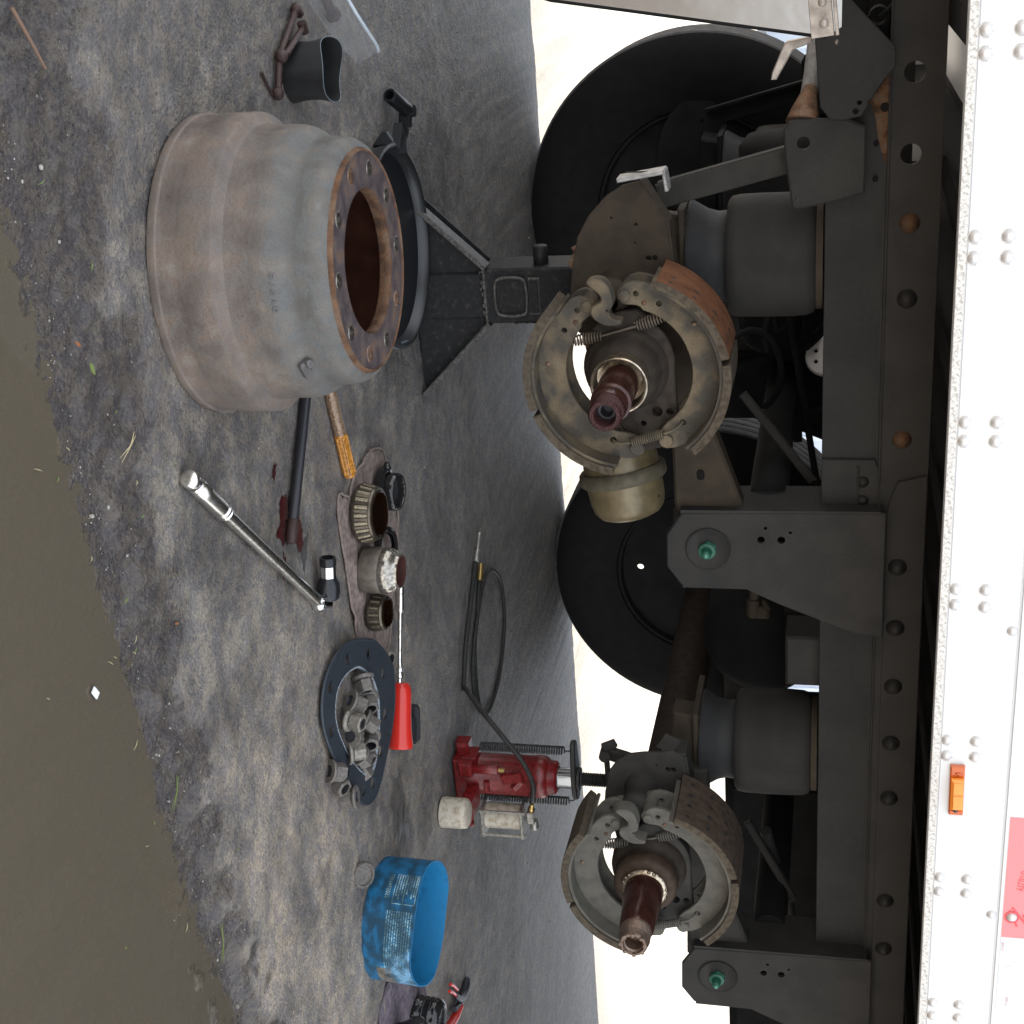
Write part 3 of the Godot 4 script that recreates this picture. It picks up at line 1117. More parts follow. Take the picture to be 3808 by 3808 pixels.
	if k:
		fan = poly([-.06, -.125, -.125, -.118, -.185, -.105, -.215, -.085, -.236, -.055, -.243, -.02, -.246, .02, -.255, .05, -.235, .078, -.177, .0859, -.10, .10, 0, .10, .05, 0])
	m.plate(fan, .009, .0015, [Vector3(-.2, .038, .0065), Vector3(-.2, .051, .0065), Vector3(-.21, .012, .003)] if k else [Vector3(-.2, .038, .0065), Vector3(-.2, .051, .0065), Vector3(-.285, -.035, .003), Vector3(-.27, .015, .004), Vector3(-.232, .012, .003)])
	if k:
		m.bar(W(-.25, .025, -.03), W(-.24, .082, -.03), .007, .06)
		m.bar(W(-.235, .08, -.03), W(-.15, .09, -.03), .007, .06)
		m.bar(W(-.25, .03, -.005), W(-.30, .055, .02), .04, .006, W(0, 0, 1))
	else:
		m.bar(W(-.357, .026, -.03), W(-.2685, .0795, -.03), .007, .06)
		m.bar(W(-.2685, .0795, -.03), W(-.15, .09, -.03), .007, .06)
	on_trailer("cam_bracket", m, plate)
	if k == 0:
		m = Mb.new()
		m.xf = Transform3D(Basis(W(0, 0, 1), .14), W(AXLE.x - .378 + dx, AXLE.y + .036, fl.call(-2.752)))
		m.plate(poly([-.004, -.046, .004, -.046, .004, .048, -.004, .048]), .058, .002)
		m.box(W(.04, .007, .05), W(.018, .047, 0), .002)
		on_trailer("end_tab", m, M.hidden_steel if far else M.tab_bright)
		m = Mb.new()
		m.box(W(.0016, .062, .006), W(AXLE.x - .3832 + dx, AXLE.y + .036, fl.call(-2.752)))
		on_trailer("tab_slot", m, M.rubber)
	if k == 1:
		return
	# strap up to the rail
	m = Mb.new()
	m.bar(W(.555 + dx, .575, fl.call(-2.95)), W(.487 + dx, .86, fl.call(-2.95)), .052, .009, W(0, 0, 1), .002)
	m.bar(W(.53 + dx, .574, fl.call(-2.965)), W(.462 + dx, .86, fl.call(-2.965)), .007, .03, W(0, 0, 1))
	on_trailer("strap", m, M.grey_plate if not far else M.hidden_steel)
	# bracket hanging from the rail over the strap
	m = Mb.new()
	m.xf = Transform3D(Basis(), W(dx, 0, fl.call(-2.885)))
	m.plate(poly([.42, 1.0, .402, .96, .398, .87, .402, .849, .42, .838, .478, .842, .575, .856, .578, .868, .565, .94, .55, 1.0]), .012, .004, [Vector3(.446, .878, .013), Vector3(.556, .866, .0045)])
	m.box(W(.12, .09, .05), W(.482, .93, -.036), .004)
	on_trailer("strap_bracket", m, M.frame_worn if not far else M.hidden_steel)


func axle(k: int) -> void:
	var c := AXLE + W(PITCH * k, 0, 0)
	var m := Mb.new()
	m.cyl(c, W(c.x, c.y, 2.0 * MID - c.z), .0635, 32)
	on_trailer("axle_tube", m, M.hub_iron)
	# spindle, turned about z towards the viewer
	var sp := Node3D.new()
	sp.name = "spindle"
	sp.position = c - T0
	sp.rotation.x = PI / 2
	trailer.add_child(sp, true)
	m = Mb.new()
	if k == 0:
		m.lathe([V(.092, -.05), V(.090, .0), V(.086, .016), V(.078, .024), V(.074, .030), V(.070, .058), V(.062, .070), V(.057, .074), V(.054, .078)], 48)
	else:
		m.lathe([V(.092, -.05), V(.090, .012), V(.086, .026), V(.078, .034), V(.074, .040), V(.074, .052)], 48)
	put(sp, "hub_shoulder", m, M.hub_iron)
	if k == 1:
		m = Mb.new()
		m.lathe([V(.074, .052), V(.0755, .056), V(.075, .080), V(.070, .087), V(.060, .089), V(0, .09)], 48)
		put(sp, "collar", m, M.hub_rust)
	if k == 0:
		m = Mb.new()
		m.lathe([V(.052, .06), V(.0565, .08), V(.058, .115), V(.0575, .119), V(.055, .1205), V(.0515, .119), V(.0505, .114), V(.0505, .07), V(.03, .066)], 56)
		put(sp, "seal_sleeve", m, M.sleeve)
		m = Mb.new()
		m.lathe([V(.0405, .06), V(.039, .10), V(.0385, .15), V(.0365, .20), V(.0355, .212), V(.0395, .214), V(.0395, .222), V(.0345, .225), V(.034, .252), V(.0325, .255)], 48)
		put(sp, "shaft", m, M.greasy_red)
		m = Mb.new()
		m.lathe([V(.0325, .255), V(.0325, .262), V(.0312, .264), V(.0312, .293), V(.029, .2965), V(.0215, .2965), V(.0185, .288), V(.0165, .276), V(.0165, .24)], 40)
		for i in 12:
			m.lathe([V(.0312, .2645 + i * .0024), V(.0322, .2657 + i * .0024), V(.0312, .2669 + i * .0024)], 36)
		put(sp, "thread", m, M.thread_red)
		m = Mb.new()
		m.lathe([V(.0165, .268), V(.0125, .268), V(.0115, .262), V(.0115, .24), V(0, .24)], 24)
		m.arc(.0075, .0105, .5, 4.5, 0, .002, 14)
		put(sp, "bore_plug", m, M.screw_dark)
	else:
		m = Mb.new()
		m.lathe([V(.050, .085), V(.0535, .09), V(.0545, .096), V(.051, .1), V(.046, .101)], 48)
		for i in 26:
			var a := TAU * i / 26.0
			m.ball(W(cos(a) * .0515, .0975 + .001 * sin(i * 2.7), sin(a) * .0515), W(.0042, .0028, .0042) * (1.0 + .4 * sin(i * 5.1)), 8)
		put(sp, "grease_ring", m, M.sleeve)
		m = Mb.new()
		m.lathe([V(.046, .09), V(.0455, .11), V(.0445, .15), V(.041, .19), V(.039, .232), V(.0375, .236), V(.0355, .24)], 48)
		put(sp, "shaft", m, M.greasy_red)
		m = Mb.new()
		m.lathe([V(.0355, .24), V(.0345, .243), V(.0345, .272), V(.0325, .2765), V(.0315, .279), V(.0315, .286), V(.029, .289), V(.024, .289), V(.022, .283), V(.0195, .281), V(.0185, .25), V(0, .25)], 40)
		for i in 8:
			m.lathe([V(.0345, .245 + i * .0031), V(.0354, .2465 + i * .0031), V(.0345, .248 + i * .0031)], 36)
		put(sp, "thread", m, M.thread_steel)
		m = Mb.new()
		for j in 8:
			var a := TAU * j / 8
			m.box(W(.009, .006, .009), W(cos(a) * .027, .288, sin(a) * .027), .002, Basis(W(0, 1, 0), -a))
		put(sp, "lock_teeth", m, M.thread_steel).set_meta("kind", "stuff")


func far_wheels(k: int) -> void:
	for i in 1:
		var w := Node3D.new()
		w.name = "wheel"
		w.position = W(AXLE.x + PITCH * k, .522, -4.395 - .33 * i) - T0
		w.rotation.x = PI / 2
		trailer.add_child(w, true)
		var m := Mb.new()
		m.lathe([V(.300, -.112), V(.305, -.124), V(.33, -.132), V(.40, -.143), V(.46, -.141), V(.495, -.128), V(.512, -.118), V(.519, -.112)], 96, 0, TAU, .5)
		m.lathe([V(.519, .112), V(.512, .118), V(.495, .128), V(.46, .141), V(.40, .143), V(.33, .132), V(.305, .124), V(.300, .112)], 96, 0, TAU, .5)
		put(w, "tyre", m, M.rubber)
		m = Mb.new()
		var pr := [V(.519, -.112)]
		for g in 5:
			var y := -.112 + g * .0448
			pr.append_array([V(.524, y), V(.526, y + .012), V(.526, y + .029), V(.524, y + .0395)])
			if g < 4:
				pr.append_array([V(.512, y + .0405), V(.512, y + .0445)])
		pr.append(V(.519, .112))
		m.lathe(pr, 96, 0, TAU, .5)
		put(w, "tread", m, M.tread)
		m = Mb.new()
		m.lathe([V(.303, -.115), V(.30, -.12), V(.292, -.118), V(.286, -.10), V(.284, .0), V(.286, .10), V(.292, .118), V(.30, .12), V(.303, .115)], 64)
		var keep := m.xf
		m.xf = Transform3D(Basis(W(1, 0, 0), -PI / 2), W(0, .09 if i == 0 else -.09, 0))
		var hand := []
		for j in 5:
			hand.append(Vector3(cos(TAU * j / 5 + .9) * .225, sin(TAU * j / 5 + .9) * .225, .012))
		m.plate(ngon(.286, 48), .012, 0.0, hand)
		m.xf = keep
		if i == 0:
			m.lathe([V(.215, .05), V(.215, -.08), V(.20, -.09), V(.1, -.09), V(.1, -.13), V(0, -.13)], 48)
		put(w, "rim", m, M.hidden_steel)


func brake(k: int) -> void:
	var b := Node3D.new()
	b.name = "brake"
	b.position = AXLE + W(PITCH * k - .003, .009, 0) - T0
	b.rotation.z = deg_to_rad(15.0)
	b.set_meta("label", "exposed brake with rust orange upper lining" if k == 0 else "exposed brake with grey dusty shoes and long spindle")
	trailer.add_child(b, true)
	var web: Material = M.web_grey if k else M.web_tan
	var d := PI / 180.0
	for s in [1.0, -1.0]:
		# shoe: two webs and the table
		var m := Mb.new()
		var o := PackedVector2Array()
		for i in 21:
			o.append(Vector2.from_angle(lerpf(24.0, 143.0, i / 20.0) * d) * .187)
		o.append_array(poly([-.156, .098, -.168, .082, -.176, .064, -.176, .048, -.170, .038, -.160, .028, -.150, .0255, -.140, .028, -.134, .036, -.131, .046, -.127, .056, -.122, .062]))
		for i in 19:
			o.append(Vector2.from_angle(lerpf(150.0, 38.0, i / 18.0) * d) * lerpf(.1275, .131, absf(i - 9.0) / 9.0))
		o.append_array(poly([.116, .062, .124, .044, .133, .030, .143, .021, .155, .0165, .168, .0175, .178, .026, .181, .045, .178, .062]))
		for p in o.size():
			o[p].y *= s
		var holes := [Vector3(.132, s * .075, .007), Vector3(-.150, s * .062, .006), Vector3(-.118, s * .10, .006)]
		for z in [.034, -.034]:
			m.xf = Transform3D(Basis(), W(0, 0, z))
			m.plate(o, .010, .0015, holes)
		put(b, "shoe_web", m, web)
		m = Mb.new()
		var a0: float = 23.0 * d * s
		var a1: float = 149.0 * d * s
		m.arc(.186, .1925, minf(a0, a1), maxf(a0, a1), -.083, .083, 48)
		put(b, "shoe_table", m, web if s < 0 or k else M.web_tan)
		for seg in [[25.0, 82.5], [86.0, 146.0]]:
			m = Mb.new()
			var b0: float = seg[0] * d * s
			var b1: float = seg[1] * d * s
			m.arc(.1927, .2095, minf(b0, b1), maxf(b0, b1), -.088, .088, 36)
			put(b, "lining", m, (M.lining_orange if s > 0 and seg[0] > 50 else M.lining_edge) if k == 0 else (M.lining_grey if s > 0 else M.lining_edge))
			var rv := Mb.new()
			for j in 4:
				for z in [-.06, -.018, .022, .064]:
					if s < 0 or (k == 0 and j != 0 and z < 0.0) or (k == 0 and seg[0] < 50):
						continue
					var a: float = lerpf(seg[0], seg[1], (j + .5) / 4.0) * d * s
					var keep := Transform3D(Mb.up_to(W(cos(a), sin(a), 0)), W(cos(a), sin(a), 0) * .2093 + W(0, 0, z))
					rv.xf = keep
					rv.lathe([V(.0065, 0), V(.0063, .0006), V(0, .0003)], 10)
			if rv.v.size():
				put(b, "lining_rivet", rv, M.brown_plate if k == 0 else M.frame).set_meta("kind", "stuff")
			# pale worn front edge of the lining
			m = Mb.new()
			m.arc(.193, .2092, minf(b0, b1), maxf(b0, b1), .0882, .0892, 36)
			put(b, "lining_edge", m, M.lining_edge)
		# anchor pin and roller
		m = Mb.new()
		m.xf = Transform3D(Basis(W(1, 0, 0), PI / 2), W(.160, s * .0315, -.05))
		m.lathe([V(.0145, 0), V(.0145, .097), V(.013, .099), V(0, .099)], 24)
		put(b, "anchor_pin", m, web)
		m = Mb.new()
		m.xf = Transform3D(Basis(W(1, 0, 0), PI / 2), W(-.1525, s * .0395, -.05))
		m.lathe([V(.0165, 0), V(.0165, .083), V(.0115, .084), V(.0115, .0955), V(.010, .097), V(0, .097)], 24)
		put(b, "cam_roller", m, web)
		# small round studs on the webs
		m = Mb.new()
		m.ball(W(-.06, s * .155, .039), W(.0055, .0055, .003), 10)
		m.ball(W(-.128, s * .072, .039), W(.0052, .0052, .003), 10)
		put(b, "web_stud", m, M.rusty)
	# return spring by the cam: two coils joined by a rod
	var m := Mb.new()
	m.coil(W(-.088, .105, .02), W(-.082, .038, .02), .008, .0018, 11, 12, .0115)
	m.coil(W(-.082, -.035, .02), W(-.088, -.10, .02), .008, .0018, 11, 12, .0115)
	m.tube([W(-.082, .040, .02), W(-.082, -.036, .02)], .0028, 8)
	m.tube(smooth3([W(-.088, .105, .02), W(-.092, .113, .022), W(-.10, .112, .03)], 4), .0024, 6)
	m.tube(smooth3([W(-.088, -.10, .02), W(-.092, -.110, .022), W(-.10, -.109, .03)], 4), .0024, 6)
	put(b, "return_spring", m, M.spring_tan if k == 0 else M.web_grey)
	m = Mb.new()
	m.coil(W(.143, -.036, .05), W(.142, .032, .05), .0085, .002, 15)
	m.tube(smooth3([W(.143, -.036, .05), W(.140, -.058, .05), W(.134, -.074, .043), W(.130, -.077, .03)], 5), .0035, 8)
	m.tube(smooth3([W(.142, .032, .05), W(.139, .054, .05), W(.134, .070, .043), W(.130, .075, .03)], 5), .0035, 8)
	put(b, "retaining_spring", m, web)
	# S cam on its tube
	m = Mb.new()
	m.xf = Transform3D(Basis(), W(-.151, 0, .052))
	m.plate(smooth2(poly([-0.0518, -0.0204, -0.0238, -0.0032, -0.0098, -0.0048, -0.0035, -0.0241, 0.0065, -0.0302, 0.0187, -0.0283, 0.0298, -0.0201, 0.0410, -0.0061, 0.0462, 0.0183, 0.0389, 0.0235, 0.0321, 0.0097, 0.0218, 0.0042, 0.0115, 0.0088, 0.0049, 0.0166, -0.0058, 0.0200, -0.0285, 0.0213, -0.0481, 0.0130, -0.0559, -0.0047]), 4), .040, .003, [Vector3(.012, .005, .0035)])
	put(b, "s_cam", m, web)
	m = Mb.new()
	m.xf = Transform3D(Basis(W(1, 0, 0), PI / 2), W(-.144, 0, -.12))
	m.lathe([V(.044, -.01), V(.044, .012), V(.036, .024), V(.034, .075), V(.0375, .082), V(.0375, .10), V(.033, .108), V(.02, .112), V(.02, .15)], 32)
	put(b, "cam_tube", m, M.brown_plate if k == 0 else M.grey_plate)
	# spider
	m = Mb.new()
	m.plate(smooth2(poly([-.11, .045, -.085, .066, -.045, .088, .0, .092, .05, .08, .11, .066, .15, .058, .178, .046, .183, 0, .178, -.046, .15, -.056, .12, -.056, .06, -.075, 0, -.08, -.06, -.07, -.10, -.05, -.118, 0]), 3), .022, .003, [Vector3(.105, .025, .011), Vector3(.112, .05, .008), Vector3(.122, -.01, .006)])
	m.xf.origin.z = -.018
	m.plate(smooth2(poly([-.085, .05, -.045, .075, .0, .080, .05, .07, .11, .06, .15, .05, .170, .04, .172, 0, .170, -.04, .15, -.048, .06, -.06, 0, -.07, -.06, -.06, -.085, -.05]), 3), .010, .002)
	put(b, "spider", m, M.hub_iron if k == 0 else M.grey_plate)
	if k == 0:
		chamber(k)
	slack(k)


func chamber(k: int) -> void:
	# brake chamber below, its axis along the trailer
	var ch := Node3D.new()
	ch.name = "brake_chamber"
	ch.position = AXLE + W(.280 + PITCH * k, -.040, -.125) - T0
	ch.basis = Mb.up_to(W(.95, .17, .14).normalized())
	trailer.add_child(ch, true)
	var m := Mb.new()
	m.lathe([V(0, -.11), V(.05, -.105), V(.075, -.08), V(.082, -.04), V(.086, -.008)], 40)
	m.lathe([V(.086, .016), V(.0845, .03), V(.083, .062), V(.078, .082), V(.066, .097), V(.048, .104), V(0, .105)], 48)
	put(ch, "canister", m, M.can_beige if k == 0 else M.clamp)
	m = Mb.new()
	m.lathe([V(.085, -.012), V(.092, -.013), V(.0965, -.008), V(.098, .004), V(.0965, .015), V(.091, .020), V(.085, .018)], 48)
	put(ch, "clamp_ring", m, M.clamp)
	for a in [2.6, 3.4, 4.2]:
		m = Mb.new()
		m.xf = Transform3D(Mb.up_to(W(cos(a), .1, sin(a))), W(cos(a) * .0825, .06, sin(a) * .0825))
		m.lathe([V(.0032, 0), V(.003, .0008), V(0, .0006)], 10)
		put(ch, "vent_hole", m, M.oily_black)


func slack(k: int) -> void:
	# slack adjuster and its clevis hanging under the cam
	var m := Mb.new()
	var sx := AXLE.x - .17 + PITCH * k
	m.bar(W(sx + .03, .50, -2.90), W(sx - .01, .405, -2.885), .035, .022, W(0, 0, 1), .005)
	m.cyl(W(sx - .01, .405, -2.905), W(sx - .01, .405, -2.86), .015, 14)
	m.bar(W(sx - .03, .40, -2.875), W(sx - .045, .432, -2.875), .02, .016, W(0, 0, 1), .003)
	m.tube([W(sx - .01, .405, -2.885), W(sx + .12, .415, -2.85), W(sx + .33, .46, -2.83)], .007, 8)
	m.cyl(W(sx + .005, .44, -2.905), W(sx + .005, .44, -2.865), .011, 12)
	on_trailer("slack_adjuster", m, M.rusty if k == 0 else M.grey_plate)


func rear_bits() -> void:
	# bright stainless panel hanging at the tail
	var m := Mb.new()
	m.xf = Transform3D(Basis(), W(0, 0, -2.5))
	m.plate(poly([.214, .925, .209, .895, .171, .695, .126, .458, .108, .40, -.6, .28, -.6, .95, .20, .95]), .004, .001)
	on_trailer("stainless_panel", m, M.stainless, "bright stainless panel at the tail of the trailer")
	m = Mb.new()
	m.tube([W(.214, .925, -2.5), W(.209, .895, -2.5), W(.171, .695, -2.5), W(.126, .458, -2.5), W(.108, .40, -2.5), W(-.6, .28, -2.5)], .0035, 8)
	on_trailer("panel_edge", m, M.rubber)
	m = Mb.new()
	m.plate(poly([-.02, 0, .118, 0, .118, .038, -.02, .038]), .005, .001)
	m.plate(poly([-.02, .040, .118, .040, .118, .046, -.02, .046]), .02, .001)
	var fl := on_trailer("panel_flange", m, M.bracket_alu)
	fl.transform = Transform3D(Basis(W(0, 0, 1), .1), W(.098, .888, -2.493) - T0)
	for i in 3:
		m = Mb.new()
		m.xf = Transform3D(Basis(W(0, 0, 1), .1) * Basis(W(1, 0, 0), PI / 2), W(.125 + i * .033, .914 + i * .003, -2.4905))
		m.lathe([V(.0075, 0), V(.0075, .003), V(.0055, .005), V(0, .0055)], 6)
		on_trailer("flange_bolt", m, M.bracket_alu)
	m = Mb.new()
	m.plate(poly([.222, .858, .226, .852, .272, .832, .284, .83, .284, .84, .236, .868, .226, .90, .216, .90]), .03, .002)
	var br := on_trailer("angle_bracket", m, M.bracket_alu)
	br.position = W(0, 0, -2.56) - T0
	# dark hanging plate beside it
	m = Mb.new()
	m.xf = Transform3D(Basis(), W(0, 0, -2.86))
	m.plate(poly([.17, .90, .20, .895, .375, .91, .40, .93, .402, .955, .395, .99, .33, 1.03, .305, 1.052, .27, 1.05, .18, .965, .165, .935]), .010, .002, [Vector3(.37, .985, .005), Vector3(.386, .978, .006), Vector3(.37, 1.005, .006)])
	on_trailer("hanging_plate", m, M.frame)
	m = Mb.new()
	m.ball(W(.255, .94, -2.853), W(.006, .004, .003), 8)
	on_trailer("plate_bolt", m, M.bracket_alu)
	# pale pipe between plate and bracket, its flared rusty end
	m = Mb.new()
	m.tube([W(.20, .905, -3.02), W(.32, .893, -2.97), W(.40, .880, -2.94)], .017, 16)
	on_trailer("pipe", m, M.tab_bright)
	m = Mb.new()
	m.tube([W(.345, .890, -2.945), W(.385, .880, -2.925), W(.41, .876, -2.91)], [.012, .026, .035], 16)
	on_trailer("pipe_flare", m, M.rusty)
	m = Mb.new()
	m.ball(W(.20, .90, -3.03), W(.05, .035, .05), 14)
	m.bar(W(.26, .98, -3.2), W(.05, 1.05, -3.2), .10, .12, W(0, 0, 1), .02)
	m.bar(W(.33, 1.02, -3.1), W(.10, 1.04, -3.1), .05, .05, W(0, 0, 1), .01)
	on_trailer("rear_beam", m, M.hidden_steel)
	m = Mb.new()
	m.coil(W(.22, 1.02, -3.0), W(.22, 1.02, -2.94), .018, .0025, 6)
	m.tube(smooth3([W(.22, 1.02, -2.94), W(.19, 1.05, -2.95), W(.13, 1.06, -3.05)], 6), .004, 6)
	on_trailer("light_cable", m, M.rubber)


func under_bits() -> void:
	# reservoir slung between the rails, a bracket box in front of it and a hose fitting
	var m := Mb.new()
	m.xf = Transform3D(Mb.up_to(W(0, 0, 1)), W(1.88, .755, -3.92))
	m.lathe([V(0, 0), V(.09, .006), V(.14, .02), V(.158, .05), V(.160, .46), V(.150, .50), V(.12, .52), V(0, .53)], 48)
	on_trailer("air_tank", m, M.hidden_steel)
	m = Mb.new()
	m.xf = Transform3D(Basis(), W(0, 0, -3.06))
	m.box(W(.135, .09, .12), W(1.70, .885, 0), .006)
	on_trailer("bracket_box", m, M.frame_worn)
	m = Mb.new()
	m.tube(smooth3([W(1.48, .80, -3.3), W(1.55, .775, -3.28), W(1.62, .755, -3.25), W(1.66, .75, -3.24)], 5), .013, 10)
	m.cyl(W(1.655, .75, -3.24), W(1.70, .748, -3.235), .018, 6)
	m.box(W(.035, .05, .03), W(1.69, .765, -3.24), .006)
	m.cyl(W(1.66, .775, -3.24), W(1.675, .79, -3.22), .007, 8)
	on_trailer("hose_fitting", m, M.brown_plate)
	m = Mb.new()
	m.box(W(.18, .12, .06), W(1.80, .885, -3.3), .01)
	on_trailer("valve_body", m, M.hidden_steel)
	# cross tubes of the suspension and a diagonal brace
	for k in 2:
		m = Mb.new()
		m.cyl(W(1.268 + PITCH * k, .80, -2.99), W(1.268 + PITCH * k, .80, -4.08), .045, 20)
		on_trailer("cross_tube", m, M.hidden_steel)
		m = Mb.new()
		m.bar(W(1.08 + PITCH * k, .73, -3.2), W(1.28 + PITCH * k, .90 - .04 * k, -3.13), .020, .022, W(0, 0, 1), .004)
		on_trailer("diagonal_brace", m, M.frame_worn)
	m = Mb.new()
	for h in [[.93, .78, -3.5, .06], [1.02, .82, -3.62, .05], [1.08, .74, -3.42, .075], [.98, .86, -3.7, .07]]:
		var path := []
		for i in 17:
			var a := .4 + i * .3
			path.append(W(h[0] + cos(a) * h[3] * 1.6, h[1] + sin(a) * h[3], h[2] + .01 * i))
		m.tube(path, .0085, 8)
	m.tube(smooth3([W(.5, .93, -3.4), W(.9, .84, -3.45), W(1.15, .86, -3.5), W(1.6, .93, -3.5)], 6), .009, 8)
	on_trailer("air_lines", m, M.rubber)
	for c in [[.0, .035], [.035, .06], [-.02, .05]]:
		m = Mb.new()
		m.tube(smooth3([W(2.30, .50 + c[0], -3.1), W(2.38, .47 + c[0] - c[1], -3.1), W(2.47, .50 + c[0] - c[1], -3.12), W(2.56, .58, -3.15)], 6), .004, 6)
		on_trailer("brake_hose", m, M.rubber)
	# tank and boxes on the far rail that close the view
	m = Mb.new()
	m.xf = Transform3D(Mb.up_to(W(1, 0, 0)), W(.55, .80, -3.80))
	m.lathe([V(0, 0), V(.09, .01), V(.115, .04), V(.115, .56), V(.09, .59), V(0, .6)], 32)
	on_trailer("air_tank", m, M.hidden_steel)
	m = Mb.new()
	m.bar(W(1.16, .70, -3.9), W(1.24, .93, -3.9), .03, .03)
	m.bar(W(1.27, .66, -4.0), W(1.20, .93, -4.0), .03, .03)
	m.bar(W(1.05, .82, -4.0), W(1.5, .84, -4.0), .025, .03)
	m.bar(W(1.30, .93, -3.7), W(1.42, .80, -3.9), .035, .03)
	on_trailer("linkage", m, M.hidden_steel)
	m = Mb.new()
	m.box(W(1.5, .34, .5), W(3.32, .79, -4.0), .03)
	on_trailer("tool_box", m, M.hidden_steel)
	m = Mb.new()
	m.tube(smooth3([W(2.35, .78, -3.2), W(2.45, .80, -3.22), W(2.62, .84, -3.25), W(2.8, .845, -3.25)], 5), .016, 8)
	on_trailer("brake_line", m, M.frame)
	# white spare wheel glimpsed past the air spring
	m = Mb.new()
	m.xf = Transform3D(Basis(W(0, 1, 0), -.5), W(1.16, .92, -3.75))
	m.plate(ngon(.055, 24), .02, .004, [Vector3(.03, .0, .006), Vector3(.015, .026, .006), Vector3(-.015, .026, .006), Vector3(-.03, 0, .006), Vector3(.015, -.026, .006), Vector3(-.015, -.026, .006)])
	on_trailer("white_hub_plate", m, M.rivet)


# ---------------------------------------------------------------- drum, pan, stand, jack, blue ring
func build_big_things() -> void:
	# brake drum lying open side down
	var d := thing("brake_drum", "large rusty cast iron brake drum lying face up on the ground", "brake drum", W(.456, .001, -1.985), W(0, .12, 0))
	var m := Mb.new()
	var pr := [V(.2095, .0), V(.2285, .0), V(.2305, .004), V(.2305, .012), V(.2275, .0145), V(.2265, .04), V(.2272, .046), V(.2285, .05), V(.2285, .092), V(.2268, .0962), V(.2225, .0990), V(.2145, .1025), V(.2105, .1075), V(.209, .116), V(.2072, .130), V(.2072, .150), V(.206, .164), V(.203, .174), V(.1985, .182), V(.193, .188), V(.189, .194), V(.1875, .204), V(.1865, .222), V(.184, .234), V(.1775, .2435), V(.170, .2475)]
	# rusty and dusty low down, bare grey iron on the shoulder
	for q in pr:
		m.ring_col.append(Color(1, 1, 1).lerp(Color(.80, .93, 1.06), smoothstep(.125, .19, q.y)))
	m.lathe(pr, 144, 0, TAU, .5)
	put(d, "body", m, M.drum_cast)
	m = Mb.new()
	m.lathe([V(.170, .2475), V(.1665, .2535), V(.1645, .2545), V(.1635, .2515)], 128)
	put(d, "pilot_rim", m, M.rust_dark)
	m = Mb.new()
	m.xf = Transform3D(Basis(W(1, 0, 0), -PI / 2), W(0, .2435, 0))
	var ring := []
	for i in 10:
		ring.append(Vector3(cos(TAU * i / 10 + .16) * .1405, sin(TAU * i / 10 + .16) * .1405, .0115))
	ring.append(Vector3(0, 0, .111))
	m.plate(ngon(.1645, 96), .016, 0, [])
	m = Mb.new()
	m.xf = Transform3D(Basis(W(1, 0, 0), -PI / 2), W(0, .2435, 0))
	mount_face(m, ring)
	put(d, "mounting_face", m, M.drum_face)
	m = Mb.new()
	m.lathe([V(.1112, .2518), V(.1095, .250), V(.1095, .234), V(.111, .231)], 96)
	put(d, "pilot_bore", m, M.rust_dark)
	m = Mb.new()
	m.lathe([V(.111, .231), V(.168, .227), V(.176, .21), V(.180, .185), V(.19, .165), V(.198, .145), V(.2025, .11), V(.2035, .09), V(.2095, .07), V(.2095, .0)], 96)
	put(d, "inner_wall", m, M.drum_inside)
	for i in 10:
		var hole: Vector3 = ring[i]
		m = Mb.new()
		m.xf.origin = W(hole.x, .2352, -hole.y)
		m.lathe([V(.0128, 0), V(.0128, .0165), V(.0117, .0172)], 20)
		m.ball(W(0, -.004, 0), W(.0105, .011, .0105), 14, 0.0)
		put(d, "stud_hole", m, M.cap_shiny if i % 4 != 1 else M.drum_rust)
	# cast balance notches and the raised casting number
	m = Mb.new()
	var qd := Basis(W(0, 1, 0), -1.02)
	m.xf = Transform3D(qd, qd * W(.198, .187, 0))
	m.box(W(.012, .010, .034), Vector3.ZERO, .003, Basis(W(0, 0, 1), -.6))
	m.box(W(.010, .012, .016), W(-.004, .008, .012), .003, Basis(W(0, 0, 1), -.6))
	put(d, "casting_lug", m, M.drum_shoulder)
	var txt := "6781B"
	for i in txt.length():
		var a := 1.84 - i * .06
		var tm := TextMesh.new()
		tm.text = txt[i]
		var sf := SystemFont.new()
		sf.font_names = PackedStringArray(["Droid Sans"])
		tm.font = sf
		tm.font_size = 64
		tm.pixel_size = .017 / 64
		tm.depth = .0016
		var q := Basis(W(0, 1, 0), PI / 2 - a) * Basis(W(1, 0, 0), -.75)
		put_mesh(d, "casting_number", tm, M.drum_shoulder, Transform3D(q, W(cos(a) * .2018, .1765, sin(a) * .2018)))
	# black drain pan behind the drum
	d = thing("drain_pan", "low round glossy black plastic drain pan behind the brake drum", "pan", W(.606, .001, -2.763), W(0, .2, 0))
	m = Mb.new()
	m.lathe([V(0, 0), V(.190, 0), V(.203, .008), V(.208, .028), V(.2095, .046), V(.2125, .0475), V(.2125, .052), V(.207, .0535), V(.203, .051), V(.200, .04), V(.194, .030), V(.15, .0275), V(0, .0265)], 96)
	put(d, "dish", m, M.black_plastic)
	m = Mb.new()
	m.xf = Transform3D(Basis(W(0, 1, 0), PI - .55), W(0, .024, 0))
	m.plate(poly([.205, .03, .238, .006, .238, -.006, .205, -.03]), .05, .004)
	m.xf = Transform3D(Basis(W(1, 0, 0), -PI / 2), Vector3.ZERO)
	for a in [PI - .42, PI - .64]:
		m.bar(W(cos(a) * .20, sin(a) * .20, .049), W(cos(PI - .53) * .255, sin(PI - .53) * .255, .049), .007, .02)
	put(d, "spout", m, M.black_plastic)
	m = Mb.new()
	var q2 := Basis(W(0, 1, 0), -.32)
	m.xf = Transform3D(q2, q2 * W(.206, .026, 0))
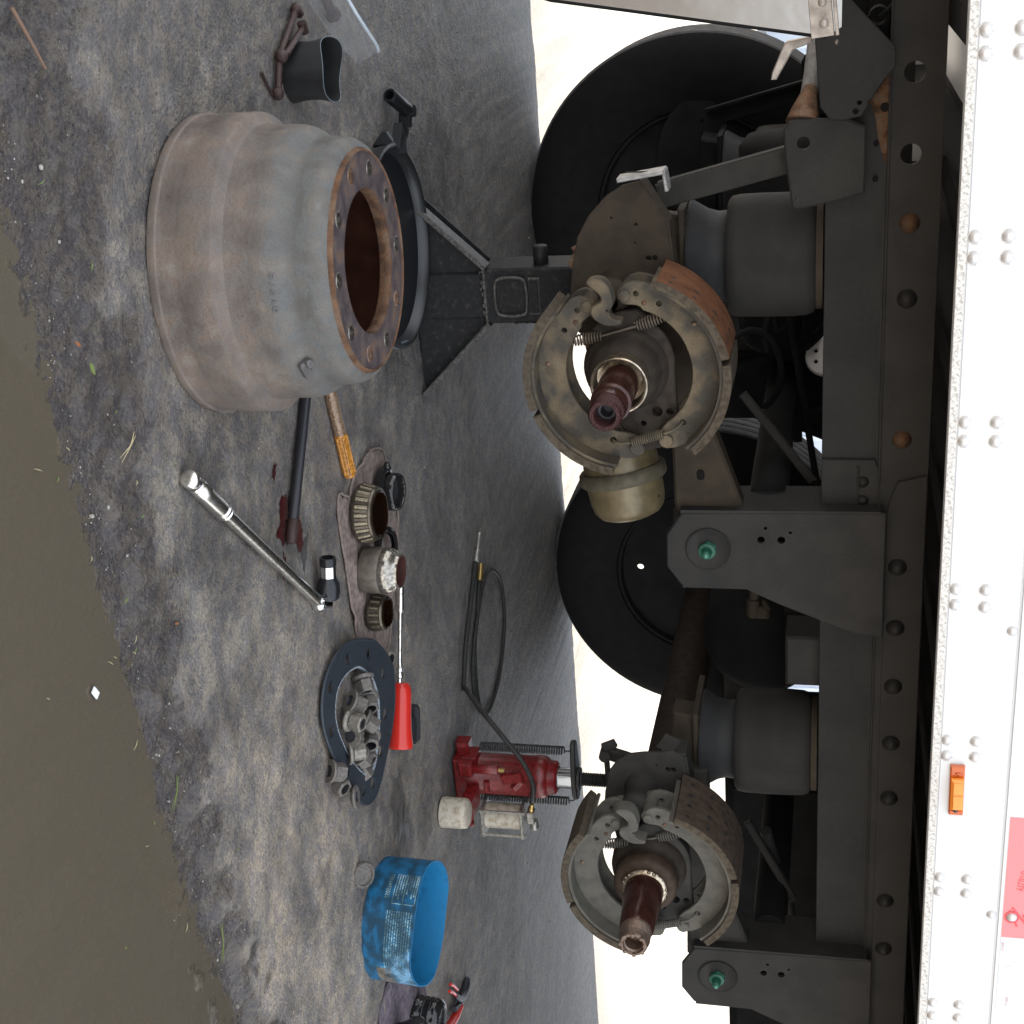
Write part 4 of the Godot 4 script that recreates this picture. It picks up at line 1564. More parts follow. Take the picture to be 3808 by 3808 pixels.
	m.box(W(.012, .044, .05), Vector3.ZERO, .004)
	put(d, "scuffed_lip", m, M.plastic_edge)
	# jack stand under the front axle
	d = thing("jack_stand", "black steel jack stand with splayed legs under the first axle", "jack stand", W(.77, 0, -3.03))
	m = Mb.new()
	m.box(W(.105, .172, .105), W(0, .088, 0), .004)
	put(d, "lower_post", m, M.stand_black)
	m = Mb.new()
	m.box(W(.127, .275, .12), W(0, .305, 0), .005)
	put(d, "upper_post", m, M.stand_black)
	m = Mb.new()
	m.box(W(.131, .006, .004), W(0, .1725, .0605), .001)
	m.box(W(.128, .005, .122), W(0, .4405, 0))
	for k in 16:
		m.ball(W(-.062 + rng.randf_range(0, .124), .168 + rng.randfn(0, .003), .0605), W(.006, .003, .002), 8)
	for k in 7:
		m.ball(W(.063, rng.randf_range(.18, .42), .058), W(.002, .012, .004), 8)
	put(d, "weld_bead", m, M.stand_edge)
	m = Mb.new()
	m.box(W(.12, .05, .12), W(0, .455, 0), .006)
	m.box(W(.03, .035, .12), W(-.05, .475, 0), .004)
	m.box(W(.03, .035, .12), W(.05, .475, 0), .004)
	put(d, "saddle", m, M.stand_black)
	m = Mb.new()
	var loop := []
	for q in smooth2(poly([-.045, .2, -.045, .245, -.03, .262, .03, .262, .045, .245, .045, .2, .03, .184, -.03, .184]), 4):
		loop.append(W(q.x * .95, q.y * .9 + .032, .066))
	m.tube(loop, .0035, 8, true)
	m.box(W(.085, .026, .008), W(0, .287, .062), .002)
	put(d, "handle", m, M.stand_edge)
	m = Mb.new()
	m.box(W(.075, .02, .006), W(0, .287, .0665), .001)
	m.cyl(W(-.105, .298, .02), W(-.06, .298, .02), .017, 18, .002)
	put(d, "pin", m, M.stand_black)
	for s in [-1.0, 1.0]:
		m = Mb.new()
		m.bar(W(s * .065, .176, .045), W(s * .232, .005, .055), .012, .042, W(0, 0, 1), .002)
		put(d, "brace", m, M.stand_edge)
		m = Mb.new()
		m.xf.origin.z = .04
		m.plate(poly([s * .052, .004, s * .225, .004, s * .066, .165, s * .052, .165]), .008)
		m.xf.origin.z = -.04
		m.plate(poly([s * .052, .004, s * .225, .004, s * .066, .165, s * .052, .165]), .008)
		put(d, "gusset", m, M.stand_black)
	m = Mb.new()
	m.bar(W(0, .17, -.06), W(0, .005, -.22), .04, .012, W(1, 0, 0))
	put(d, "brace", m, M.stand_edge)
	build_jack()
	# sawn ring of a blue drum with a paper label
	var b := thing("blue_ring", "blue plastic ring sawn from a drum with a torn paper label", "plastic ring", W(1.967, .002, -2.275), W(.035, 0, -.02))
	var shell := Mb.new()
	var inner := Mb.new()
	var lip := Mb.new()
	var seg := 120
	for i in seg + 1:
		var a := TAU * i / seg
		var r := .1305 * (1.0 + .012 * sin(a * 2.0 + .6))
		var h := .1115 + .0035 * sin(a * 3.0 + 1.0) + .0006 * sin(a * 7.0)
		var dd := W(cos(a), 0, sin(a))
		shell.p(dd * (r - .002), dd, V(1.0 - float(i) / seg, 1))
		shell.p(dd * r + W(0, h, 0), dd, V(1.0 - float(i) / seg, 0))
		inner.p(dd * (r - .005), -dd)
		inner.p(dd * (r - .003) + W(0, h, 0), -dd)
		lip.p(dd * r + W(0, h, 0), W(0, 1, 0))
		lip.p(dd * (r - .003) + W(0, h, 0), W(0, 1, 0))
	for i in seg:
		for g in [shell, inner, lip]:
			g.q(i * 2, i * 2 + 1, i * 2 + 3, i * 2 + 2)
	var lab := StandardMaterial3D.new()
	lab.resource_name = "blue_label"
	lab.albedo_texture = label_picture()
	lab.roughness = .42
	lab.cull_mode = BaseMaterial3D.CULL_DISABLED
	put(b, "outer_wall", shell, lab)
	put(b, "inner_wall", inner, M.blue_inside)
	put(b, "sawn_edge", lip, M.blue_inside)


# ring with bolt holes, as a strip of sectors so that every hole is cut clean through
func mount_face(m: Mb, ring: Array) -> void:
	for i in 10:
		var a0 := TAU * i / 10 + .16 - PI / 10
		var o := PackedVector2Array()
		for k in 11:
			o.append(Vector2.from_angle(a0 + TAU / 10 * k / 10.0) * .1645)
		for k in 11:
			o.append(Vector2.from_angle(a0 + TAU / 10 * (1.0 - k / 10.0)) * .1095)
		for piece in Mb.pieces(o, [ring[i]]):
			var tr := Geometry2D.triangulate_polygon(piece)
			var base := m.v.size()
			for q in piece:
				m.p(W(q.x, q.y, .008), W(0, 0, 1))
			for k in range(0, tr.size(), 3):
				m.t(base + tr[k], base + tr[k + 1], base + tr[k + 2])


const DIGITS := {"0": [14, 17, 17, 17, 17, 17, 14], "1": [4, 12, 4, 4, 4, 4, 14], "2": [14, 17, 1, 6, 8, 16, 31], "3": [30, 1, 1, 14, 1, 1, 30], "4": [2, 6, 10, 18, 31, 2, 2], "5": [31, 16, 30, 1, 1, 17, 14]}


func label_picture() -> ImageTexture:
	# unrolled wall of the ring: 2048 px round, 280 px high
	var im := Image.create(2048, 280, false, Image.FORMAT_RGB8)
	var r2 := RandomNumberGenerator.new()
	r2.seed = 12
	var blot := FastNoiseLite.new()
	blot.seed = 4
	blot.frequency = .007
	blot.fractal_octaves = 5
	var fine := FastNoiseLite.new()
	fine.seed = 8
	fine.frequency = .06
	fine.fractal_octaves = 3
	im.fill(Color(.045, .36, .52))
	var c0 := 1265
	# a boxed block of print with the number beside it
	var ink := Color(.70, .77, .74)
	var x0 := c0 - 215
	im.fill_rect(Rect2i(x0, 12, 175, 3), ink)
	im.fill_rect(Rect2i(x0, 12, 3, 125), ink)
	im.fill_rect(Rect2i(x0 + 172, 12, 3, 125), ink)
	im.fill_rect(Rect2i(x0, 134, 175, 3), ink)
	im.fill_rect(Rect2i(x0 + 10, 78, 165, 3), ink)
	for row in 8:
		var x := x0 + 8
		var stop := x0 + r2.randi_range(90, 160)
		while x < stop:
			var l := r2.randi_range(4, 14)
			im.fill_rect(Rect2i(x, 20 + row * 14, l, 7), ink)
			x += l + 4
	var num := "5300452021"
	for i in num.length():
		var rows: Array = DIGITS[num[i]]
		for y in 7:
			for x in 5:
				if (int(rows[y]) >> (4 - x)) & 1:
					im.fill_rect(Rect2i(x0 + 4 + i * 15 + x * 2, 158 + y * 3, 2, 3), Color(.8, .8, .66))
	# the paper sheet: pale on the right, soaked dark on the left
	var lx0 := c0 - 10
	var lx1 := c0 + 525
	for y in range(8, 205):
		for x in range(lx0, lx1):
			var f := float(x - lx0) / (lx1 - lx0)
			var n := blot.get_noise_2d(x, y * 1.5)
			var torn := fine.get_noise_2d(x, y)
			if y > 165 + 30.0 * torn and f < .60:
				continue
			var pale := smoothstep(.42, .56, f + n * .3 + (90.0 - y) * .0016)
			if f > .63 and y > 118 and y < 205:
				im.set_pixel(x, y, Color(.48, .45, .40) * (1.0 + .5 * n))
				continue
			var base := im.get_pixel(x, y)
			im.set_pixel(x, y, base.lerp(Color(.62, .74, .84), pale * (.75 + .2 * torn)))
	for row in 11:
		var y := 18 + row * 13
		var x := lx0 + 6
		while x < lx1 - 40 - (60 if row > 7 else 0):
			var l := r2.randi_range(4, 22)
			var at := im.get_pixel(mini(x + 2, lx1 - 1), y)
			im.fill_rect(Rect2i(x, y, l, 6), Color(.62, .72, .70) if at.r < .3 else Color(.36, .55, .68))
			x += l + r2.randi_range(3, 6)
	for y in 4:
		im.fill_rect(Rect2i(lx0 + 385 + y * 3, 140 + y * 9, 44 - y * 3, 5), Color(.3, .26, .22))
	# oil and dirt
	for y in 280:
		for x in 2048:
			var n := blot.get_noise_2d(x * 1.3 + 300, y * 2.0)
			var dark := smoothstep(-.45, .55, n + .2 * sin((x - 1020) * .0052))
			var e := smoothstep(.25, .5, fine.get_noise_2d(x, y * .6)) * .18
			var k := im.get_pixel(x, y)
			im.set_pixel(x, y, k.lerp(Color(.045, .13, .17), clampf(dark * .60 + e, 0, .6)))
	return ImageTexture.create_from_image(im)


func build_jack() -> void:
	var d := thing("bottle_jack", "red air hydraulic bottle jack with silver ram under the second axle", "jack", W(2.03, .001, -2.93))
	var m := Mb.new()
	m.box(W(.165, .022, .105), W(.015, .013, 0), .004)
	m.box(W(.05, .036, .05), W(-.075, .022, .0), .008)
	m.box(W(.06, .04, .07), W(-.04, .042, .01), .01)
	put(d, "base", m, M.red_paint)
	m = Mb.new()
	m.lathe([V(0, .02), V(.056, .02), V(.056, .05), V(.053, .056), V(.053, .205), V(.055, .212), V(.055, .232), V(.048, .242), V(.044, .246), V(.043, .262), V(.036, .268), V(.03, .268)], 48)
	put(d, "cylinder", m, M.red_paint)
	m = Mb.new()
	m.lathe([V(.027, .26), V(.027, .312), V(0, .312)], 40)
	put(d, "ram", m, M.clean_chrome)
	m = Mb.new()
	m.xf = Transform3D(Basis(W(1, 0, 0), -PI / 2), W(-.03, .312, 0))
	m.plate(smooth2(poly([-.08, -.012, -.05, -.02, 0, -.03, .05, -.03, .085, -.014, .085, .014, .05, .03, 0, .03, -.05, .02, -.08, .012]), 3), .014, .003)
	put(d, "spring_plate", m, M.spring_black)
	m = Mb.new()
	m.lathe([V(.03, .319), V(.03, .325), V(.016, .327), V(.016, .42), V(0, .42)], 24)
	for i in 14:
		m.lathe([V(.016, .33 + i * .0062), V(.0182, .3325 + i * .0062), V(.016, .335 + i * .0062)], 24)
	put(d, "screw", m, M.spring_black)
	m = Mb.new()
	m.coil(W(-.093, .07, .015), W(-.093, .29, .015), .0105, .0021, 34, 10)
	m.tube([W(-.093, .29, .015), W(-.088, .30, .01), W(-.095, .315, .005)], .002, 6)
	put(d, "return_spring", m, M.spring_black)
	m = Mb.new()
	m.coil(W(.062, .06, .012), W(.062, .292, .012), .0105, .0021, 34, 10)
	m.tube([W(.062, .292, .012), W(.06, .305, .01), W(.05, .315, .005)], .002, 6)
	put(d, "return_spring", m, M.spring_black)
	# release valve and pump links on the front
	m = Mb.new()
	m.cyl(W(-.05, .055, .055), W(-.05, .125, .055), .012, 14, .002)
	m.box(W(.04, .035, .03), W(-.052, .04, .058), .004)
	m.bar(W(-.02, .13, .052), W(-.035, .185, .058), .03, .012, W(0, 0, 1), .003)
	m.box(W(.03, .014, .02), W(.0, .09, .056), .003)
	m.bar(W(-.02, .185, .05), W(.005, .16, .056), .02, .02, W(0, 0, 1), .004)
	put(d, "valve_link", m, M.red_paint)
	m = Mb.new()
	m.cyl(W(-.05, .125, .055), W(-.05, .14, .055), .006, 12)
	put(d, "valve_stem", m, M.brass)
	# pump handle cup standing out in front
	m = Mb.new()
	m.lathe([V(0, .002), V(.038, .002), V(.039, .01), V(.038, .02), V(.0385, .055), V(.036, .067), V(.03, .071), V(0, .071)], 40)
	var cup := put(d, "handle_cup", m, M.motor_white)
	cup.position = W(.005, .0, .172)
	m = Mb.new()
	m.box(W(.05, .03, .09), W(.02, .055, .10), .006)
	m.box(W(.05, .022, .04), W(.06, .045, .10), .006)
	m.ball(W(.085, .05, .10), W(.012, .01, .012), 10)
	put(d, "link_block", m, M.red_paint)
	# air motor: pale cylinder between square plates tied by four rods
	var mx := .108
	m = Mb.new()
	m.lathe([V(0, .075), V(.0335, .075), V(.0335, .172), V(0, .172)], 40)
	var mot := put(d, "air_motor", m, M.motor_white)
	mot.position = W(mx, 0, .03)
	m = Mb.new()
	for y in [.072, .176]:
		m.box(W(.084, .009, .084), W(mx, y, .03), .002)
	for k in [[-1, -1], [-1, 1], [1, -1], [1, 1]]:
		m.cyl(W(mx + k[0] * .036, .064, .03 + k[1] * .036), W(mx + k[0] * .036, .186, .03 + k[1] * .036), .0042, 8)
	put(d, "motor_frame", m, M.galv)
	m = Mb.new()
	m.box(W(.034, .02, .03), W(mx - .004, .194, .03), .003)
	m.cyl(W(mx + .008, .2, .03), W(mx + .034, .2, .03), .011, 6)
	put(d, "motor_fitting", m, M.galv)
	m = Mb.new()
	m.cyl(W(mx - .035, .196, .032), W(mx - .012, .196, .032), .0075, 6)
	m.cyl(W(mx - .048, .200, .036), W(mx - .03, .197, .032), .0062, 12)
	put(d, "hose_fitting", m, M.brass)
	# air hose from the jack, coiled on the ground behind it
	var h := thing("air_hose", "thin black air hose coiled on the ground behind the red jack", "hose")
	m = Mb.new()
	m.tube(smooth3([W(2.085, .200, -2.893), W(2.05, .212, -2.86), W(1.99, .222, -2.838), W(1.925, .20, -2.838), W(1.86, .15, -2.85), W(1.815, .085, -2.90), W(1.80, .03, -2.97), W(1.83, .008, -3.03), W(1.74, .007, -3.09), W(1.67, .007, -3.16), W(1.61, .007, -3.22), W(1.575, .007, -3.255)], 8), .0065, 10)
	m.tube(smooth3([W(1.612, .006, -3.30), W(1.70, .006, -3.24), W(1.80, .006, -3.17), W(1.93, .006, -3.155), W(2.02, .006, -3.20), W(2.04, .006, -3.29), W(2.0, .006, -3.41), W(1.90, .006, -3.50), W(1.78, .006, -3.51), W(1.70, .006, -3.45), W(1.66, .006, -3.36), W(1.70, .008, -3.25), W(1.80, .014, -3.12), W(1.90, .014, -3.10), W(1.98, .01, -3.15)], 8), .0055, 10)
	put(h, "hose", m, M.hose)
	m = Mb.new()
	m.cyl(W(1.575, .009, -3.255), W(1.55, .009, -3.28), .0075, 12, .001)
	m.cyl(W(1.55, .009, -3.28), W(1.515, .009, -3.315), .0045, 12, .001)
	put(h, "coupler", m, M.galv)
	m = Mb.new()
	m.cyl(W(1.64, .009, -3.275), W(1.605, .008, -3.305), .0085, 6)
	put(h, "end_fitting", m, M.brass)


# ---------------------------------------------------------------- hand tools
func build_tools() -> void:
	# long chrome breaker bar with a black impact socket
	var o := thing("breaker_bar", "long chrome breaker bar with black impact socket lying across the ground", "breaker bar")
	var a := W(.716, .016, -1.742)
	var b := W(1.136, .014, -2.158)
	var dir := (b - a).normalized()
	var m := Mb.new()
	m.xf = Transform3D(Mb.up_to(dir), a)
	m.lathe([V(0, 0), V(.0125, 0), V(.0145, .002), V(.0145, .020), V(.0125, .022), V(.0125, .025), V(.0145, .027), V(.0145, .029), V(.0115, .031), V(.0115, .034), V(.014, .037), V(.0148, .06), V(.0148, .105), V(.0142, .122), V(.0118, .124), V(.0118, .128), V(.0145, .130), V(.0145, .134), V(.0118, .136), V(.0118, .139), V(.0138, .141), V(.0135, .146)], 28)
	put(o, "grip", m, M.chrome)
	m = Mb.new()
	m.xf = Transform3D(Mb.up_to(dir), a)
	m.lathe([V(.0118, .144), V(.0112, .15), V(.0104, .40), V(.0108, .54), V(.0125, .57), V(.0125, .588), V(0, .59)], 28)
	put(o, "shaft", m, M.chrome)
	m = Mb.new()
	m.xf = Transform3D()
	m.ball(b + dir * .002, W(.019, .014, .019), 16)
	m.cyl(b + W(-.004, -.013, .004), b + W(-.004, .016, .004), .008, 14)
	m.bar(b, b + W(.02, .001, -.045), .024, .02, W(0, 1, 0), .004)
	put(o, "swivel_head", m, M.clean_chrome)
	var s0 := b + W(-.012, .012, -.026)
	var s1 := s0 + W(-.060, .004, -.006)
	var s2 := s1 + W(-.028, .004, -.032)
	m = Mb.new()
	m.xf = Transform3D(Mb.up_to((s1 - s0).normalized()), s0)
	m.lathe([V(0, -.016), V(.019, -.016), V(.0215, -.012), V(.0215, .014), V(.0165, .024), V(.0155, .028)], 32)
	put(o, "socket_body", m, M.impact_black)
	m = Mb.new()
	m.xf = Transform3D(Mb.up_to((s1 - s0).normalized()), s0)
	m.lathe([V(.0155, .028), V(.0152, .030), V(.0152, .050)], 32)
	put(o, "socket_band", m, M.clean_chrome)
	m = Mb.new()
	m.xf = Transform3D(Mb.up_to((s1 - s0).normalized()), s0)
	m.lathe([V(.0156, .050), V(.0156, .064), V(.0145, .066), V(.0105, .066), V(.0105, .05), V(0, .05)], 32)
	put(o, "socket_tip", m, M.impact_black)
	# black pry bar running under the drum's shadow into the oil
	o = thing("pry_bar", "straight black pry bar with one end in the dark red oil", "pry bar")
	m = Mb.new()
	m.xf = Transform3D(Mb.up_to((W(.957, .010, -2.095) - W(.60, .010, -2.36)).normalized()), W(.60, .011, -2.36))
	m.lathe([V(0, 0), V(.0098, 0), V(.0098, .42), V(.0088, .428)], 20)
	put(o, "bar", m, M.bar_black)
	m = Mb.new()
	m.xf = Transform3D(Mb.up_to((W(.957, .010, -2.095) - W(.60, .010, -2.36)).normalized()), W(.60, .011, -2.36))
	m.lathe([V(.0088, .428), V(.0108, .432), V(.0112, .450), V(.0095, .466), V(.006, .472), V(0, .472)], 20)
	put(o, "tip", m, M.oily_rust)
	# screwdriver with an orange handle
	o = thing("screwdriver", "worn orange handled screwdriver pointing behind the brake drum", "screwdriver")
	var p0 := W(.742, .013, -2.345)
	var p1 := W(.982, .013, -2.402)
	m = Mb.new()
	m.xf = Transform3D(Mb.up_to((p1 - p0).normalized()), p0)
	var l := (p1 - p0).length()
	m.lathe([V(0, -.02), V(.005, -.02), V(.005, .04), V(.011, .05), V(.0125, .06), V(.0125, l * .58)], 16)
	put(o, "collar", m, M.handle_dirty)
	m = Mb.new()
	m.xf = Transform3D(Mb.up_to((p1 - p0).normalized()), p0)
	m.lathe([V(.0128, l * .58), V(.0135, l * .62), V(.0135, l - .014), V(.012, l - .004), V(.008, l), V(0, l)], 8, 0, TAU, .3)
	for i in 6:
		var w := TAU * i / 6
		m.cyl(W(cos(w) * .0115, l * .6, sin(w) * .0115), W(cos(w) * .0115, l - .012, sin(w) * .0115), .0032, 8)
	put(o, "handle", m, M.handle_orange)
	# nut driver: bright shaft, red body, black clip grip
	o = thing("nut_driver", "red bodied nut driver with long bright shaft beside the bearings", "nut driver")
	var q0 := W(1.322, .018, -2.606)
	var q1 := W(1.52, .022, -2.512)
	var dv := (q1 - q0).normalized()
	m = Mb.new()
	m.xf = Transform3D(Mb.up_to(dv), q0)
	m.lathe([V(.005, .004), V(.0055, 0), V(.0078, 0), V(.008, .003), V(.008, .056), V(.0072, .060), V(.0048, .062), V(.0044, .13), V(.0046, .17), V(.0056, .172), V(.0056, .182), V(.0078, .184), V(.0078, .19), V(.0062, .192), V(.0084, .195), V(.0084, .205), V(.005, .207), V(.005, .222)], 24)
	put(o, "shaft", m, M.chrome)
	m = Mb.new()
	m.xf = Transform3D(Mb.up_to(dv), q0 + W(0, .004, 0))
	m.lathe([V(0, .216), V(.014, .216), V(.018, .220), V(.0215, .228), V(.0225, .24), V(.0225, .285), V(.0235, .32), V(.0265, .35), V(.0268, .356), V(.0245, .360), V(0, .36)], 36)
	put(o, "body", m, M.red_plastic)
	m = Mb.new()
	var e := q0 + dv * .335
	m.bar(e + W(-.022, .004, -.05), e + W(.042, .004, -.026), .062, .036, W(0, 1, 0), .010)
	m.bar(e + W(-.030, .006, -.085), e + W(.052, .006, -.06), .022, .040, W(0, 1, 0), .008)
	put(o, "grip", m, M.grip_black)
	m = Mb.new()
	m.bar(e + W(-.075, .010, -.024), e + W(-.03, .008, -.03), .016, .02, W(0, 1, 0), .005)
	put(o, "trigger", m, M.red_plastic)
	# flex head wrench behind the pan
	o = thing("flex_head_wrench", "black flex head wrench with deep socket left of the drain pan", "wrench")
	m = Mb.new()
	m.xf = Transform3D(Mb.up_to((W(.312, .02, -2.898) - W(.352, .034, -2.965)).normalized()), W(.352, .034, -2.965))
	m.lathe([V(0, 0), V(.015, 0), V(.0158, .002), V(.0158, .078), V(.0145, .080), V(.0105, .080), V(.0105, .05), V(0, .05)], 24)
	put(o, "socket", m, M.impact_black)
	m = Mb.new()
	m.bar(W(.345, .03, -2.97), W(.392, .026, -2.965), .024, .026, W(0, 1, 0), .005)
	m.cyl(W(.357, .018, -2.985), W(.357, .046, -2.985), .013, 14)
	m.bar(W(.385, .026, -2.966), W(.41, .024, -2.955), .018, .018, W(0, 1, 0), .006)
	put(o, "hinge", m, M.impact_black)
	m = Mb.new()
	m.tube([W(.405, .024, -2.957), W(.43, .022, -2.945), W(.50, .012, -2.98)], [.0065, .0055, .006], 12)
	put(o, "handle", m, M.chrome)
	# red handled pliers at the right edge
	o = thing("pliers", "red handled pliers on the ground beside the black filter", "pliers", W(2.535, .0, -2.70))
	m = Mb.new()
	m.tube(smooth3([W(.0, .014, .04), W(.045, .013, .005), W(.062, .011, -.035), W(.062, .010, -.07), W(.05, .010, -.085)], 5), [.007, .008, .0085, .009, .0095, .010, .0105, .011, .0115, .012, .012, .012, .012, .0115, .011, .011, .010, .009, .008, .006, .004], 10)
	m.tube(smooth3([W(.03, .013, .06), W(.052, .013, .02), W(.07, .011, -.03), W(.055, .01, -.08)], 5), .008, 8)
	put(o, "jaw", m, M.screw_dark)
	m = Mb.new()
	m.tube(smooth3([W(.0, .014, .02), W(-.045, .018, .055), W(-.07, .018, .078)], 5), .0042, 10)
	m.tube(smooth3([W(.008, .014, .033), W(-.035, .018, .068), W(-.06, .018, .092)], 5), .0042, 10)
	m.tube(smooth3([W(.062, .012, .012), W(.048, .015, .07), W(.02, .017, .14), W(.0, .017, .19)], 5), .0115, 12)
	put(o, "grip", m, M.red_plastic)


# ---------------------------------------------------------------- bearings on their rag, the black ring of nuts
func rag_sheet(outline: PackedVector2Array, y: float, called: String, label: String, mat: Material, sd: int) -> void:
	var f := FastNoiseLite.new()
	f.seed = sd
	f.frequency = 9.0
	f.fractal_octaves = 3
	var o := smooth2(outline, 6)
	var lo := o[0]
	var hi := o[0]
	for p in o:
		lo = lo.min(p)
		hi = hi.max(p)
	var m := Mb.new()
	var step := .006
	var at := {}
	var nx := int((hi.x - lo.x) / step) + 2
	var nz := int((hi.y - lo.y) / step) + 2
	for i in nx:
		for k in nz:
			var p := lo + V(i, k) * step
			if Geometry2D.is_point_in_polygon(p, o):
				var n := f.get_noise_2d(p.x, p.y)
				at[Vector2i(i, k)] = m.p(W(p.x, y + maxf(0.0, n) * .012 + .002, p.y), Vector3.UP)
	for key in at:
		var r = at.get(key + Vector2i(1, 0))
		var d = at.get(key + Vector2i(0, 1))
		var rd = at.get(key + Vector2i(1, 1))
		if r != null and d != null and rd != null:
			m.n[at[key]] = (m.v[d] - m.v[at[key]]).cross(m.v[r] - m.v[at[key]]).normalized()
			m.q(at[key], r, rd, d)
	# hem
	var rim := []
	for p in o:
		rim.append(W(p.x, y + .003 + maxf(0.0, f.get_noise_2d(p.x, p.y)) * .012, p.y))
	m.tube(rim, .0028, 6, true)
	var t := put(self, called, m, mat)
	tag(t, label, "rag")


func bearing(at: Vector3, r0: float, r1: float, bore: float, h: float, n: int, label: String) -> void:
	var o := thing("roller_bearing", label, "bearing", at, W(.03, .2, .02), "oily wheel bearings on the rag")
	var m := Mb.new()
	m.lathe([V(bore, .0), V(r0 - .004, .0), V(r0 - .001, .002), V(r0, .005), V(r0 - .0005, .0075), V(r0 - .006, .0078)], 64)
	m.lathe([V(r1 - .008, h - .0085), V(r1 - .001, h - .008), V(r1, h - .006), V(r1 - .0015, h - .002), V(r1 - .005, h - .001), V(bore + .003, h - .001)], 64)
	for i in n:
		var w := TAU * (i + .5) / n
		m.bar(W(cos(w) * (r0 - .003), .006, sin(w) * (r0 - .003)), W(cos(w) * (r1 - .0028), h - .006, sin(w) * (r1 - .0028)), .0055, .003, W(cos(w), 0, sin(w)))
	put(o, "cage", m, M.cage_oily)
	for i in n:
		var w := TAU * i / n
		m = Mb.new()
		var rr := r0 * PI / n * .60
		m.cyl(W(cos(w) * (r0 - rr * .78), .0075, sin(w) * (r0 - rr * .78)), W(cos(w) * (r1 - rr * .74), h - .0085, sin(w) * (r1 - rr * .74)), rr, 10)
		put(o, "roller", m, M.roller_steel)
	m = Mb.new()
	m.lathe([V(bore + .004, h - .001), V(bore + .0042, h + .001), V(bore + .0015, h + .0018), V(bore, h + .0005), V(bore, .0)], 64)
	put(o, "inner_race", m, M.bore_brown)


